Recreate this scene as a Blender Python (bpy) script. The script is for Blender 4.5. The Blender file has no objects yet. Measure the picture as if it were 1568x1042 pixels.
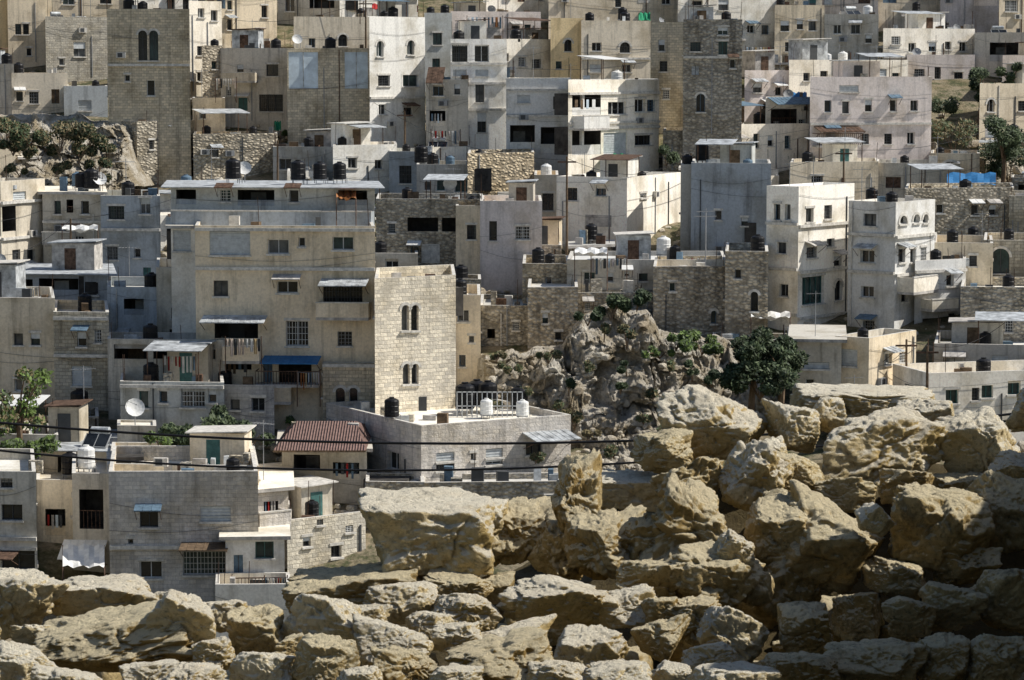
import bpy, bmesh, math, random
import numpy as np
from mathutils import Vector, Matrix
R=random.Random(11)
sc=bpy.context.scene
# ---------------- survey constants: eye at origin, bearings read off the photo ---------------
F=4200.0; CX=784.0; CY=521.0; HOR=100.0
PT=math.atan((CY-HOR)/F); cp=math.cos(PT); sp=math.sin(PT)
def ray(px,py):
    a=(px-CX)/F; b=(CY-py)/F
    return Vector((a,cp+b*sp,-sp+b*cp))
def at(px,py,D):
    r=ray(px,py); return r*(D/r.y)
YB=[-250,-100,0,100,200,300,400,540,640,760,910,1042]
DB=[335,290,262,238,218,200,182,160,150,138,130,122]
def Dof(y): return float(np.interp(y,YB,DB))
HY=[DB[i] for i in range(len(DB))][::-1]
HZ=[at(784,YB[i],DB[i]).z-0.5 for i in range(len(DB))][::-1]
PY=[-60,0,6,8.5,11,13.5,16,25,40,70,105]+HY+[420,700]
PZ=[-1.9,-1.9,-2.4,-3.0,-3.4,-4.2,-6.5,-11,-18,-27,-31]+HZ+[62,110]
def gz(y): return np.interp(y,PY,PZ)

# ---------------- numpy noise ----------------
def _h(i,j,k):
    n=(i*374761393+j*668265263+k*2147483647)&0xffffffff
    n=((n^(n>>13))*1274126177)&0xffffffff
    n=n^(n>>16)
    return (n&0xffffff)/float(0xffffff)
def vn(P):
    I=np.floor(P).astype(np.int64); f=P-I; u=f*f*(3-2*f)
    out=0
    for a in (0,1):
        wx=u[:,0] if a else 1-u[:,0]
        for b in (0,1):
            wy=u[:,1] if b else 1-u[:,1]
            for c in (0,1):
                wz=u[:,2] if c else 1-u[:,2]
                out=out+wx*wy*wz*_h(I[:,0]+a,I[:,1]+b,I[:,2]+c)
    return out*2-1
def fbm(P,o=4,g=.5):
    s=0;a=1
    for i in range(o):
        s=s+a*vn(P*(2.03**i)+i*17.3); a*=g
    return s
def ridge(P,o=4):
    s=0;a=1
    for i in range(o):
        s=s+a*(1-2*np.abs(vn(P*(2.1**i)+i*9.7))); a*=.5
    return s

# ---------------- materials ----------------
def newmat(name):
    m=bpy.data.materials.new(name); m.use_nodes=True
    nt=m.node_tree; b=nt.nodes['Principled BSDF']
    b.inputs['Roughness'].default_value=.9
    b.inputs['Specular IOR Level'].default_value=.2
    return m,nt,b
def N(nt,t,**k):
    n=nt.nodes.new(t)
    for a,v in k.items(): setattr(n,a,v)
    return n
def mix(nt,bt,fac,c1,c2):
    m=N(nt,'ShaderNodeMixRGB',blend_type=bt)
    for i,v in ((0,fac),(1,c1),(2,c2)):
        if hasattr(v,'links'): nt.links.new(v,m.inputs[i])
        elif i==0: m.inputs[0].default_value=v
        else: m.inputs[i].default_value=(v[0],v[1],v[2],1)
    return m.outputs[0]
def noise(nt,vec,scale,detail=5,rough=.6,sc3=None):
    if sc3:
        mp=N(nt,'ShaderNodeMapping'); mp.inputs['Scale'].default_value=sc3
        nt.links.new(vec,mp.inputs[0]); vec=mp.outputs[0]
    n=N(nt,'ShaderNodeTexNoise'); n.inputs['Scale'].default_value=scale
    n.inputs['Detail'].default_value=detail; n.inputs['Roughness'].default_value=rough
    nt.links.new(vec,n.inputs['Vector']); return n.outputs['Fac']
def ramp(nt,fac,stops):
    r=N(nt,'ShaderNodeValToRGB'); e=r.color_ramp.elements
    while len(e)<len(stops): e.new(.5)
    for i,(p,c) in enumerate(stops):
        e[i].position=p; e[i].color=(c,c,c,1) if not isinstance(c,tuple) else (*c,1)
    nt.links.new(fac,r.inputs[0]); return r.outputs[0]
def bump(nt,b,h,st,dist):
    n=N(nt,'ShaderNodeBump'); n.inputs['Strength'].default_value=st; n.inputs['Distance'].default_value=dist
    nt.links.new(h,n.inputs['Height']); nt.links.new(n.outputs[0],b.inputs['Normal'])
def wallmat(name,col,kind='plaster',bw=.36,bh=.2,dirt=.6):
    m,nt,b=newmat(name)
    pos=N(nt,'ShaderNodeNewGeometry').outputs['Position']
    uv=N(nt,'ShaderNodeUVMap').outputs[0]
    d=tuple(c*.60 for c in col)
    n1=noise(nt,pos,.35,6,.65)
    c=mix(nt,'MIX',ramp(nt,n1,[(.48,0.),(.64,.8)]),col,(d[0]*1.06,d[1]*1.0,d[2]*.88))
    n2=noise(nt,pos,1.,5,.7,(1.6,1.6,.13))
    c=mix(nt,'MULTIPLY',dirt,c,ramp(nt,n2,[(.34,.35),(.49,1.)]))
    n3=noise(nt,pos,7,4,.7)
    c=mix(nt,'MULTIPLY',.6,c,ramp(nt,n3,[(.3,.72),(.6,1.1)]))
    if kind in('stone','block'):
        br=N(nt,'ShaderNodeTexBrick'); br.inputs['Scale'].default_value=1
        br.inputs['Brick Width'].default_value=bw; br.inputs['Row Height'].default_value=bh
        br.inputs['Mortar Size'].default_value=.016 if kind=='stone' else .010
        br.inputs['Mortar Smooth'].default_value=.4
        lo=.70 if kind=='stone' else .86
        br.inputs['Color1'].default_value=(lo,lo,lo,1); br.inputs['Color2'].default_value=(1.2,1.18,1.13,1)
        br.inputs['Mortar'].default_value=(.55,.53,.50,1) if kind=='stone' else (.70,.70,.70,1)
        dis=N(nt,'ShaderNodeTexNoise'); dis.inputs['Scale'].default_value=2.5; nt.links.new(uv,dis.inputs['Vector'])
        va=N(nt,'ShaderNodeVectorMath',operation='MULTIPLY_ADD'); nt.links.new(dis.outputs['Color'],va.inputs[0])
        va.inputs[1].default_value=(.05,.05,0); nt.links.new(uv,va.inputs[2])
        nt.links.new(va.outputs[0],br.inputs['Vector'])
        c=mix(nt,'MULTIPLY',.85,c,br.outputs['Color'])
        ad=mix(nt,'MULTIPLY',1,br.outputs['Color'],ramp(nt,noise(nt,pos,9,4,.7),[(.3,.5),(.7,1.)]))
        bump(nt,b,ad,.8,.06)
    elif kind=='rubble':
        v=N(nt,'ShaderNodeTexVoronoi',feature='F1'); v.inputs['Scale'].default_value=3.6
        mp=N(nt,'ShaderNodeMapping'); mp.inputs['Scale'].default_value=(1,1,1.5); nt.links.new(pos,mp.inputs[0]); nt.links.new(mp.outputs[0],v.inputs['Vector'])
        g=N(nt,'ShaderNodeSeparateColor'); nt.links.new(v.outputs['Color'],g.inputs[0])
        c=mix(nt,'MULTIPLY',.85,c,ramp(nt,g.outputs[0],[(0.,.62),(1.,1.25)]))
        c=mix(nt,'MULTIPLY',.7,c,ramp(nt,v.outputs['Distance'],[(.35,1.),(.62,.4)]))
        bump(nt,b,ramp(nt,v.outputs['Distance'],[(.25,1.),(.6,0.)]),.8,.1)
    else:
        bump(nt,b,n3,.3,.03)
    oi=N(nt,'ShaderNodeObjectInfo')
    c=mix(nt,'MULTIPLY',1,c,ramp(nt,oi.outputs['Random'],[(0.,(.74,.76,.80)),(.3,(.93,.93,.92)),(.65,(1.07,1.01,.91)),(1.,(1.1,1.1,1.1))]))
    nt.links.new(c,b.inputs['Base Color'])
    return m
def flat(name,col,rough=.7,nz=.25,metal=0,scale=4):
    m,nt,b=newmat(name); b.inputs['Roughness'].default_value=rough; b.inputs['Metallic'].default_value=metal
    pos=N(nt,'ShaderNodeNewGeometry').outputs['Position']
    n=noise(nt,pos,scale,5,.65)
    c=mix(nt,'MULTIPLY',1,col,ramp(nt,n,[(.3,1-nz*1.6),(.7,1+nz*.3)]))
    nt.links.new(c,b.inputs['Base Color'])
    return m
M={}
M['W']=wallmat('white_plaster',(.93,.91,.86),dirt=.32)
M['C']=wallmat('cream_plaster',(.76,.68,.55),dirt=.5)
M['G']=wallmat('grey_render',(.62,.59,.53),dirt=.65)
M['B']=wallmat('blue_grey_render',(.52,.56,.59),dirt=.6)
M['P']=wallmat('lilac_render',(.78,.71,.68),dirt=.4)
M['Y']=wallmat('ochre_render',(.82,.67,.42),dirt=.5)
M['S']=wallmat('stone_block',(.66,.61,.51),'stone')
M['L']=wallmat('pale_stone_block',(.84,.79,.69),'stone',.38,.21,.35)
M['K']=wallmat('concrete_block',(.66,.63,.60),'block',.40,.2,.5)
M['U']=wallmat('rubble_stone',(.60,.55,.46),'rubble')
M['T']=wallmat('tan_rubble_stone',(.80,.70,.54),'rubble')
M['roof']=wallmat('roof_concrete',(.88,.86,.80),dirt=.15)
M['roofd']=wallmat('roof_tar',(.58,.57,.54),dirt=.2)
M['trim']=flat('stone_trim',(.74,.71,.65),.85,.3)
M['conc']=flat('bare_concrete',(.60,.57,.53),.9,.4,scale=2)
M['frame']=flat('white_frame',(.72,.73,.72),.5,.15)
M['framed']=flat('dark_frame',(.08,.085,.09),.5,.15)
M['teal']=flat('teal_paint',(.08,.19,.18),.6,.3)
M['blue']=flat('blue_paint',(.15,.23,.31),.6,.3)
M['bluel']=flat('pale_blue_sheet',(.66,.77,.86),.6,.2,scale=1.5)
M['shut']=flat('grey_shutter',(.66,.69,.70),.6,.2)
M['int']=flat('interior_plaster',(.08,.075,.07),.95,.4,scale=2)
M['rust']=flat('rusty_iron',(.16,.10,.07),.85,.5)
M['met']=flat('galvanised_sheet',(.62,.65,.67),.55,.45,.1,scale=2)
M['pipe']=flat('grey_pipe',(.33,.34,.35),.6,.2)
M['black']=flat('black_plastic',(.018,.018,.02),.45,.3)
M['white']=flat('white_paint',(.82,.82,.80),.5,.15)
M['red']=flat('red_cloth',(.42,.035,.03),.8,.2)
M['green']=flat('green_net',(.03,.28,.14),.8,.2)
M['tarp']=flat('blue_tarp',(.04,.19,.42),.6,.2)
M['org']=flat('orange_cloth',(.45,.2,.08),.8,.2)
M['wood']=flat('old_wood',(.20,.14,.09),.85,.4)
def glass(name,col,r):
    m,nt,b=newmat(name); b.inputs['Roughness'].default_value=r; b.inputs['Specular IOR Level'].default_value=.5
    pos=N(nt,'ShaderNodeNewGeometry').outputs['Position']
    nt.links.new(mix(nt,'MULTIPLY',1,col,ramp(nt,noise(nt,pos,1.2,3),[(.35,.45),(.65,1.5)])),b.inputs['Base Color']); return m
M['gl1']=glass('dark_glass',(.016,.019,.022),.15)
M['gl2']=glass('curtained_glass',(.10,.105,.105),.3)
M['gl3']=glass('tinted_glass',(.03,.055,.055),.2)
def tilemat():
    m,nt,b=newmat('clay_tile'); uv=N(nt,'ShaderNodeUVMap').outputs[0]
    w=N(nt,'ShaderNodeTexWave'); w.inputs['Scale'].default_value=2.2; w.inputs['Distortion'].default_value=.6; nt.links.new(uv,w.inputs['Vector'])
    c=mix(nt,'MULTIPLY',.8,(.24,.155,.135),ramp(nt,w.outputs['Fac'],[(0.,.5),(1.,1.2)]))
    c=mix(nt,'MULTIPLY',.8,c,ramp(nt,noise(nt,uv,3,4),[(.3,.6),(.7,1.2)]))
    nt.links.new(c,b.inputs['Base Color']); bump(nt,b,w.outputs['Fac'],.8,.08); return m
M['tile']=tilemat()
def rockmat(name,pale,och,dark,s=1.0,dirtb=.4,bd=.045,sunlit_top=None):
    m,nt,b=newmat(name)
    geo=N(nt,'ShaderNodeNewGeometry'); pos=geo.outputs['Position']
    n1=noise(nt,pos,2.2*s,8,.65); c=mix(nt,'MIX',ramp(nt,n1,[(.40,0.),(.60,1.)]),pale,och)
    if sunlit_top: # sunlit tops put into the colour: paler where the normal points up
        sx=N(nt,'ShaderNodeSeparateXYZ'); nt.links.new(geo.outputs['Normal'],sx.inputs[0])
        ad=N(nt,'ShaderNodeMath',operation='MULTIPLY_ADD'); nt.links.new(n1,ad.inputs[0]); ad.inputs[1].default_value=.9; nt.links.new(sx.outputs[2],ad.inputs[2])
        c=mix(nt,'MIX',ramp(nt,ad.outputs[0],[(.70,0.),(1.15,.7)]),c,sunlit_top)
    n2=noise(nt,pos,7*s,8,.75); c=mix(nt,'MIX',ramp(nt,n2,[(.54,0.),(.68,dirtb)]),c,dark)
    n3=noise(nt,pos,34*s,8,.8); c=mix(nt,'MULTIPLY',.8,c,ramp(nt,n3,[(.32,.35),(.48,1.05)]))
    v=N(nt,'ShaderNodeTexVoronoi'); v.inputs['Scale'].default_value=22*s; 
    dn=N(nt,'ShaderNodeTexNoise'); dn.inputs['Scale'].default_value=14*s; nt.links.new(pos,dn.inputs['Vector'])
    va=N(nt,'ShaderNodeVectorMath',operation='MULTIPLY_ADD'); nt.links.new(dn.outputs['Color'],va.inputs[0]); va.inputs[1].default_value=(.12/s,)*3; nt.links.new(pos,va.inputs[2]); nt.links.new(va.outputs[0],v.inputs['Vector'])
    hh=mix(nt,'ADD',.35,mix(nt,'ADD',.8,n3,n2),ramp(nt,v.outputs['Distance'],[(.0,0.),(.3,1.)]))
    bump(nt,b,hh,.95,bd/s)
    nt.links.new(c,b.inputs['Base Color']); return m
M['rock']=rockmat('limestone',(.95,.80,.50),(.74,.54,.22),(.34,.23,.08),sunlit_top=(1.,.96,.84))
M['rockd']=rockmat('shade_dark_limestone',(.70,.54,.27),(.46,.30,.095),(.11,.08,.03),1,.75,sunlit_top=(.92,.83,.60))  # darker limestone; its tone also paints shade onto the lower-right stones
M['mound']=rockmat('mound_soil',(.13,.10,.05),(.08,.06,.025),(.04,.03,.015),2,.8)  # soil colour made very dark to paint shade into gaps between stones
M['cliff']=rockmat('cliff_rock',(.72,.67,.58),(.42,.35,.24),(.10,.10,.07),.3,.95,.08)
M['rub']=rockmat('hill_rubble',(.72,.67,.57),(.48,.40,.29),(.2,.18,.14),.3)
def groundmat():
    m,nt,b=newmat('dry_earth'); pos=N(nt,'ShaderNodeNewGeometry').outputs['Position']
    c=mix(nt,'MIX',ramp(nt,noise(nt,pos,.25,8,.7),[(.4,0.),(.6,1.)]),(.36,.30,.21),(.19,.16,.09))
    c=mix(nt,'MIX',ramp(nt,noise(nt,pos,.9,8,.7),[(.45,0.),(.6,.9)]),c,(.06,.075,.03))
    n=noise(nt,pos,5,6,.75); c=mix(nt,'MULTIPLY',.9,c,ramp(nt,n,[(.3,.5),(.65,1.2)]))
    nt.links.new(c,b.inputs['Base Color']); bump(nt,b,n,1,.15); return m
M['gnd']=groundmat()
def leafmat(name,c1):
    m,nt,b=newmat(name); b.inputs['Roughness'].default_value=.6
    pos=N(nt,'ShaderNodeNewGeometry').outputs['Position']
    nt.links.new(mix(nt,'MULTIPLY',1,c1,ramp(nt,noise(nt,pos,1.3,4),[(.3,.5),(.7,1.5)])),b.inputs['Base Color']); return m
M['lfd']=leafmat('dark_leaves',(.04,.06,.03)); M['lf']=leafmat('olive_leaves',(.09,.12,.06)); M['lfl']=leafmat('bright_leaves',(.12,.18,.045)); M['dry']=leafmat('dry_twigs',(.20,.165,.09))

# ---------------- mesh builder ----------------
class MB:
    def __init__(s): s.v=[];s.f=[];s.m=[];s.uv=[];s.ml=[]
    def mi(s,k):
        if k not in s.ml: s.ml.append(k)
        return s.ml.index(k)
    def poly(s,pts,mat,uv=None):
        b=len(s.v); s.v+=[tuple(p) for p in pts]; s.f.append(tuple(range(b,b+len(pts)))); s.m.append(s.mi(mat))
        if uv is None:
            p0=Vector(pts[0]); e=(Vector(pts[1])-p0)
            if e.length<1e-6: e=Vector((1,0,0))
            e.normalize(); n=e.cross(Vector(pts[-1])-p0); n=n.normalized() if n.length>1e-9 else Vector((0,0,1)); g=n.cross(e)
            uv=[((Vector(p)-p0).dot(e),(Vector(p)-p0).dot(g)) for p in pts]
        s.uv+=uv
    def box(s,O,a,b,c,mat,skip=()):
        O=Vector(O);a=Vector(a);b=Vector(b);c=Vector(c)
        q=[(O,b,a),(O+c,a,b),(O,a,c),(O+b,c,a),(O,c,b),(O+a,b,c)]
        for i,(o,x,y) in enumerate(q):
            if i in skip: continue
            s.poly([o,o+x,o+x+y,o+y],mat)
    def tube(s,pts,rad,mat,seg=6):
        rings=[]
        for i,p in enumerate(pts):
            p=Vector(p); d=(Vector(pts[min(i+1,len(pts)-1)])-Vector(pts[max(i-1,0)])).normalized()
            x=d.orthogonal().normalized(); y=d.cross(x); r=rad[i] if isinstance(rad,(list,tuple)) else rad
            b=len(s.v)
            for k in range(seg):
                t=2*math.pi*k/seg; s.v.append(tuple(p+x*math.cos(t)*r+y*math.sin(t)*r))
            rings.append(b)
        mi=s.mi(mat)
        for i in range(len(rings)-1):
            for k in range(seg):
                k2=(k+1)%seg
                s.f.append((rings[i]+k,rings[i]+k2,rings[i+1]+k2,rings[i+1]+k)); s.m.append(mi); s.uv+=[(0,0)]*4
        for r in (rings[0],rings[-1]):
            s.f.append(tuple(range(r,r+seg))); s.m.append(mi); s.uv+=[(0,0)]*seg
    def mesh(s,name,org=Vector((0,0,0)),smooth=False):
        me=bpy.data.meshes.new(name); o=Vector(org)
        me.from_pydata([(v[0]-o.x,v[1]-o.y,v[2]-o.z) for v in s.v],[],s.f)
        for k in s.ml: me.materials.append(M[k])
        me.polygons.foreach_set('material_index',s.m)
        ul=me.uv_layers.new(name='UVMap'); ul.data.foreach_set('uv',[c for t in s.uv for c in t])
        if smooth: me.polygons.foreach_set('use_smooth',[True]*len(s.f))
        me.update(); return me
    def obj(s,name,org=Vector((0,0,0)),parent=None,smooth=False):
        ob=bpy.data.objects.new(name,s.mesh(name,org,smooth)); sc.collection.objects.link(ob)
        if parent: ob.parent=parent
        else: ob.location=org
        return ob
def npmesh(name,V,Fc,mat,loc=(0,0,0),smooth=True):
    me=bpy.data.meshes.new(name); me.from_pydata(V.tolist(),[],Fc.tolist() if hasattr(Fc,'tolist') else Fc)
    me.materials.append(M[mat])
    if smooth: me.polygons.foreach_set('use_smooth',[True]*len(me.polygons))
    me.update()
    ob=bpy.data.objects.new(name,me); ob.location=loc; sc.collection.objects.link(ob); return ob

# ---------------- shared rooftop things ----------------
def mk_tank(mat):
    b=MB(); r=.55
    pr=[(0,.30),(.02,.55),(.1,.57),(.35,.55),(.38,.58),(.42,.55),(.75,.55),(.78,.58),(.82,.55),(1.15,.55),(1.25,.5),(1.36,.25),(1.37,.2),(1.45,.2),(1.46,.02)]
    for i in range(len(pr)-1):
        for k in range(14):
            t0=2*math.pi*k/14;t1=2*math.pi*(k+1)/14
            z0,r0=pr[i];z1,r1=pr[i+1]
            b.poly([(r0*math.cos(t0),r0*math.sin(t0),z0+.35),(r0*math.cos(t1),r0*math.sin(t1),z0+.35),(r1*math.cos(t1),r1*math.sin(t1),z1+.35),(r1*math.cos(t0),r1*math.sin(t0),z1+.35)],mat,[(0,0)]*4)
    for x in(-.4,.36):
        for y in(-.4,.36): b.box((x,y,0),(.05,0,0),(0,.05,0),(0,0,.36),'pipe')
    b.box((-.5,-.5,.3),(1,0,0),(0,1,0),(0,0,.05),'pipe'); b.tube([(.5,0,.5),(.65,0,.45),(.65,0,0)],.03,'pipe',5)
    return b.mesh('water_tank_mesh')
def mk_solar():
    b=MB()
    b.box((-.95,-.8,.25),(1.9,0,0),(0,1.1,.85),(0,-.05,.07),'gl1'); 
    for x in(-.99,-.02,.95): b.box((x,-.8,.26),(.05,0,0),(0,1.1,.85),(0,-.06,.09),'pipe')
    b.box((-.99,-.84,.24),(1.98,0,0),(0,.05,.04),(0,-.06,.09),'pipe')
    b.tube([(-.75,.55,1.4),(-.7,.55,1.4),(.7,.55,1.4),(.75,.55,1.4)],[.2,.27,.27,.2],'met',12)
    for x in(-.7,.66):
        b.box((x,.5,0),(.05,0,0),(0,.05,0),(0,0,1.2),'pipe'); b.box((x,-.75,0),(.05,0,0),(0,.05,0),(0,0,.3),'pipe')
    return b.mesh('solar_water_heater_mesh')
def mk_dish(mat='pipe'):
    b=MB(); n=14; rs=[0,.2,.38,.52]
    d=Vector((.2,-.85,.48)).normalized(); x=d.orthogonal().normalized(); y=d.cross(x); o=Vector((0,-.12,1.0))
    P=lambda r,t:o+x*r*math.cos(t)+y*r*math.sin(t)+d*(r*r*.6)
    for i in range(3):
        for k in range(n):
            t0=2*math.pi*k/n;t1=2*math.pi*(k+1)/n
            b.poly([P(rs[i],t0),P(rs[i+1],t0),P(rs[i+1],t1),P(rs[i],t1)],mat,[(0,0)]*4)
    b.tube([(0,0,0),(0,0,.9),o],.03,'pipe',5); b.tube([P(.5,-1.57),o+d*.55],.015,'pipe',4); b.box(o+d*.52-Vector((.04,.04,.04)),(.09,0,0),(0,.09,0),(0,0,.09),'white')
    return b.mesh('satellite_dish_mesh')
def mk_ant():
    b=MB(); b.tube([(0,0,0),(0,0,3.2)],.025,'pipe',5); b.tube([(-.7,0,3),(.7,0,3)],.015,'pipe',4)
    for i in range(7): b.tube([(-.6+i*.2,-.35+.03*i,3.02),(-.6+i*.2,.35-.03*i,3.02)],.01,'pipe',4)
    return b.mesh('tv_antenna_mesh')
SH={'tb':mk_tank('black'),'tw':mk_tank('white'),'tu':mk_tank('blue'),'so':mk_solar(),'di':mk_dish('pipe'),'dw':mk_dish('white'),'an':mk_ant()}
NM={'tb':'water_tank','tw':'water_tank','tu':'water_tank','so':'solar_water_heater','di':'satellite_dish','dw':'satellite_dish','an':'tv_antenna'}
def put(k,loc,s=1.0,rz=0):
    ob=bpy.data.objects.new(NM[k],SH[k]); ob.location=loc; ob.scale=(s,s,s); ob.rotation_euler=(0,0,rz); sc.collection.objects.link(ob); return ob

# ---------------- houses ----------------
def inset(pl,t):
    n=len(pl); out=[]
    for i in range(n):
        p=pl[i]; a=(pl[i]-pl[i-1]).normalized(); b=(pl[(i+1)%n]-pl[i]).normalized()
        na=Vector((-a.y,a.x)); nb=Vector((-b.y,b.x))
        den=1+na.dot(nb); out.append(p+(na+nb)*(t/max(den,.3)))
    return out
class Face:
    def __init__(s,P0,P1):
        s.P0=P0; s.W=(P1-P0).length; s.d=(P1-P0).normalized(); s.n=Vector((s.d.y,-s.d.x)); s.o=R.uniform(0,9)
    def pt(s,u,z,o=0):
        p=s.P0+s.d*u+s.n*o; return Vector((p.x,p.y,z))
    def hit(s,px,py):
        r=ray(px,py); rn=r.x*s.n.x+r.y*s.n.y
        t=s.P0.dot(s.n)/rn; P=r*t
        return (Vector((P.x,P.y))-s.P0).dot(s.d),P.z
    def fb(s,b,u0,u1,z0,z1,o0,o1,mat):
        O=s.pt(u0,z0,o0); a=s.d*(u1-u0); n=s.n*(o1-o0)
        b.box(O,(n.x,n.y,0),(a.x,a.y,0),(0,0,z1-z0),mat,skip=())
def window(f,bw,bn,w,wallk):
    u0,u1,z0,z1,t=w
    dp={'o':1.7,'O':1.5,'p':.06,'d':.15,'s':.12}.get(t,.26)
    q=lambda a,b_,c,d,m,bb:bb.poly([a,b_,c,d],m)
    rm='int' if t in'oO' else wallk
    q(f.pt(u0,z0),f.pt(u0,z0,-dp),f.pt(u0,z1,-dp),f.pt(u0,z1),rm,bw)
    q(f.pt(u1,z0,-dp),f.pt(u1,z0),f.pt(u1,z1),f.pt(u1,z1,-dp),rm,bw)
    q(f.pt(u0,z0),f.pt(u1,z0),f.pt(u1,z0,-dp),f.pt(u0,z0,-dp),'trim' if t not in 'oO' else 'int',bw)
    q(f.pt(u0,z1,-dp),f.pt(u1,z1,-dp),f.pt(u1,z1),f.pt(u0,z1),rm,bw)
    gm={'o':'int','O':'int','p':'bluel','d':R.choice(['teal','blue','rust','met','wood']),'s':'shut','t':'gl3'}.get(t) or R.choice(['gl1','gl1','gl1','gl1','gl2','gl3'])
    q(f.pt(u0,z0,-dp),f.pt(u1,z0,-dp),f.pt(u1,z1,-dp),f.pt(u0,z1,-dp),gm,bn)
    W=u1-u0;H=z1-z0
    fr=R.choice(['frame','pipe','framed','framed','blue' if R.random()<.3 else 'frame'])
    if t=='t': fr='teal'
    if t in('w','g','t','a'):
        e=.045; o0,o1=-dp+.005,-dp+.06
        f.fb(bn,u0+.002,u0+e,z0+.002,z1-.002,o0,o1,fr); f.fb(bn,u1-e,u1-.002,z0+.002,z1-.002,o0,o1,fr)
        f.fb(bn,u0+e,u1-e,z0+.002,z0+e,o0,o1,fr); f.fb(bn,u0+e,u1-e,z1-e,z1-.002,o0,o1,fr)
        k=max(1,int(round(W/.7)))
        for i in range(1,k+(1 if k>1 else 0)):
            c=u0+W*i/(k if k>1 else 2)
            if c<u1-.1: f.fb(bn,c-.02,c+.02,z0+e,z1-e,o0,o1,fr)
        if k==1 and W>.6: f.fb(bn,(u0+u1)/2-.018,(u0+u1)/2+.018,z0+e,z1-e,o0,o1,fr)
        f.fb(bn,u0-.08,u1+.08,z0-.1,z0-.002,.002,.12,'trim')
        if t=='a':
            r=W/2; zc=z1-r; cu=(u0+u1)/2; n=8
            for sgn in(-1,1):
                pts=[f.pt(cu+sgn*r,z1,.003)]
                arc=[f.pt(cu+sgn*r*math.cos(j*math.pi/2/n),zc+r*math.sin(j*math.pi/2/n),.003) for j in range(n+1)]
                pts+=arc
                if sgn>0: pts=pts[::-1]
                bw.poly(pts,wallk)
            for j in range(2*n):
                a0=math.pi*j/(2*n);a1=math.pi*(j+1)/(2*n)
                P=lambda rr,a,o:f.pt(cu+rr*math.cos(a),zc+rr*math.sin(a),o)
                bn.poly([P(r,a0,.05),P(r+.16,a0,.05),P(r+.16,a1,.05),P(r,a1,.05)],'trim'); bn.poly([P(r+.16,a0,.05),P(r+.16,a0,0),P(r+.16,a1,0),P(r+.16,a1,.05)],'trim')
        elif R.random()<.45: f.fb(bn,u0-.1,u1+.1,z1+.02,z1+.16,.002,.05,'trim')
        if t=='g' or (t=='w' and R.random()<.25):
            k=max(3,int(W/.16))
            for i in range(k+1):
                c=u0+W*i/k; f.fb(bn,c-.01,c+.01,z0,z1,-.06,-.04,fr)
            for j in(.25,.5,.75): f.fb(bn,u0,u1,z0+H*j-.01,z0+H*j+.01,-.065,-.038,fr)
        elif t=='w' and R.random()<.15:
            f.fb(bn,u0+.01,u1-.01,z1-H*.45,z1-.01,-.12,-.08,'shut')
    elif t=='s':
        k=int(H/.13)
        for i in range(k):
            z=z0+H*(i+.5)/k; f.fb(bn,u0,u1,z-.035,z+.035,-dp+.005,-dp+.04,'shut')
        f.fb(bn,u0-.06,u1+.06,z0-.1,z0-.002,.002,.1,'trim')
    elif t=='p':
        for i in range(1,max(2,int(W/.9))):
            c=u0+W*i/max(2,int(W/.9)); f.fb(bn,c-.03,c+.03,z0,z1,-.055,-.01,'met')
    elif t=='d':
        f.fb(bn,(u0+u1)/2-.02,(u0+u1)/2+.02,z0,z1,-dp+.002,-dp+.03,'framed')
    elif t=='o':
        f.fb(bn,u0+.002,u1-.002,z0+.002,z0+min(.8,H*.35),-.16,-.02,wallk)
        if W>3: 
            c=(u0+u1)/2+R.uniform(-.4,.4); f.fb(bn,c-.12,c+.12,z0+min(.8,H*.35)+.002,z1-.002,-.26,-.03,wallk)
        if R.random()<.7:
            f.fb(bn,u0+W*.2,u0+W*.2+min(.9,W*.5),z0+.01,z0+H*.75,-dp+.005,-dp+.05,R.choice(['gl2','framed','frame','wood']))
        if R.random()<.3:
            for i in range(4):
                c=u0+W*(.1+.2*i); f.fb(bn,c,c+W*R.uniform(.07,.14),z0+H*.4-R.uniform(0,.3),z0+H*.4+.5,-.015,-.005,R.choice(['white','red','blue','wood','framed','bluel','conc']))
    elif t=='O':
        k=max(3,int(W/.18))
        for i in range(k+1): f.fb(bn,u0+W*i/k-.012,u0+W*i/k+.012,z0,z0+min(.9,H*.45),-.05,-.03,'rust')
        f.fb(bn,u0,u1,z0+min(.9,H*.45),z0+min(.9,H*.45)+.04,-.06,-.02,'rust')
def wallface(f,bw,bn,z0,z1,wins,wk):
    ws=[]
    for w in wins:
        u0,u1,a,b,t=w; u0=max(.12,u0);u1=min(f.W-.12,u1);a=max(a,z0+.1);b=min(b,z1-.12)
        if u1-u0<.2 or b-a<.2: continue
        if any(not(u1<x[0]-.05 or u0>x[1]+.05 or b<x[2]-.05 or a>x[3]+.05) for x in ws): continue
        ws.append((u0,u1,a,b,t))
    us=sorted(set([0,f.W]+[w[0] for w in ws]+[w[1] for w in ws])); zs=sorted(set([z0,z1]+[w[2] for w in ws]+[w[3] for w in ws]))
    for i in range(len(us)-1):
        for j in range(len(zs)-1):
            cu=(us[i]+us[i+1])/2;cz=(zs[j]+zs[j+1])/2
            if any(w[0]<cu<w[1] and w[2]<cz<w[3] for w in ws): continue
            a,b_,c,d=us[i],us[i+1],zs[j],zs[j+1]
            bw.poly([f.pt(a,c),f.pt(b_,c),f.pt(b_,d),f.pt(a,d)],wk,[(a+f.o,c),(b_+f.o,c),(b_+f.o,d),(a+f.o,d)])
    for w in ws: window(f,bw,bn,w,wk)
    return ws
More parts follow.
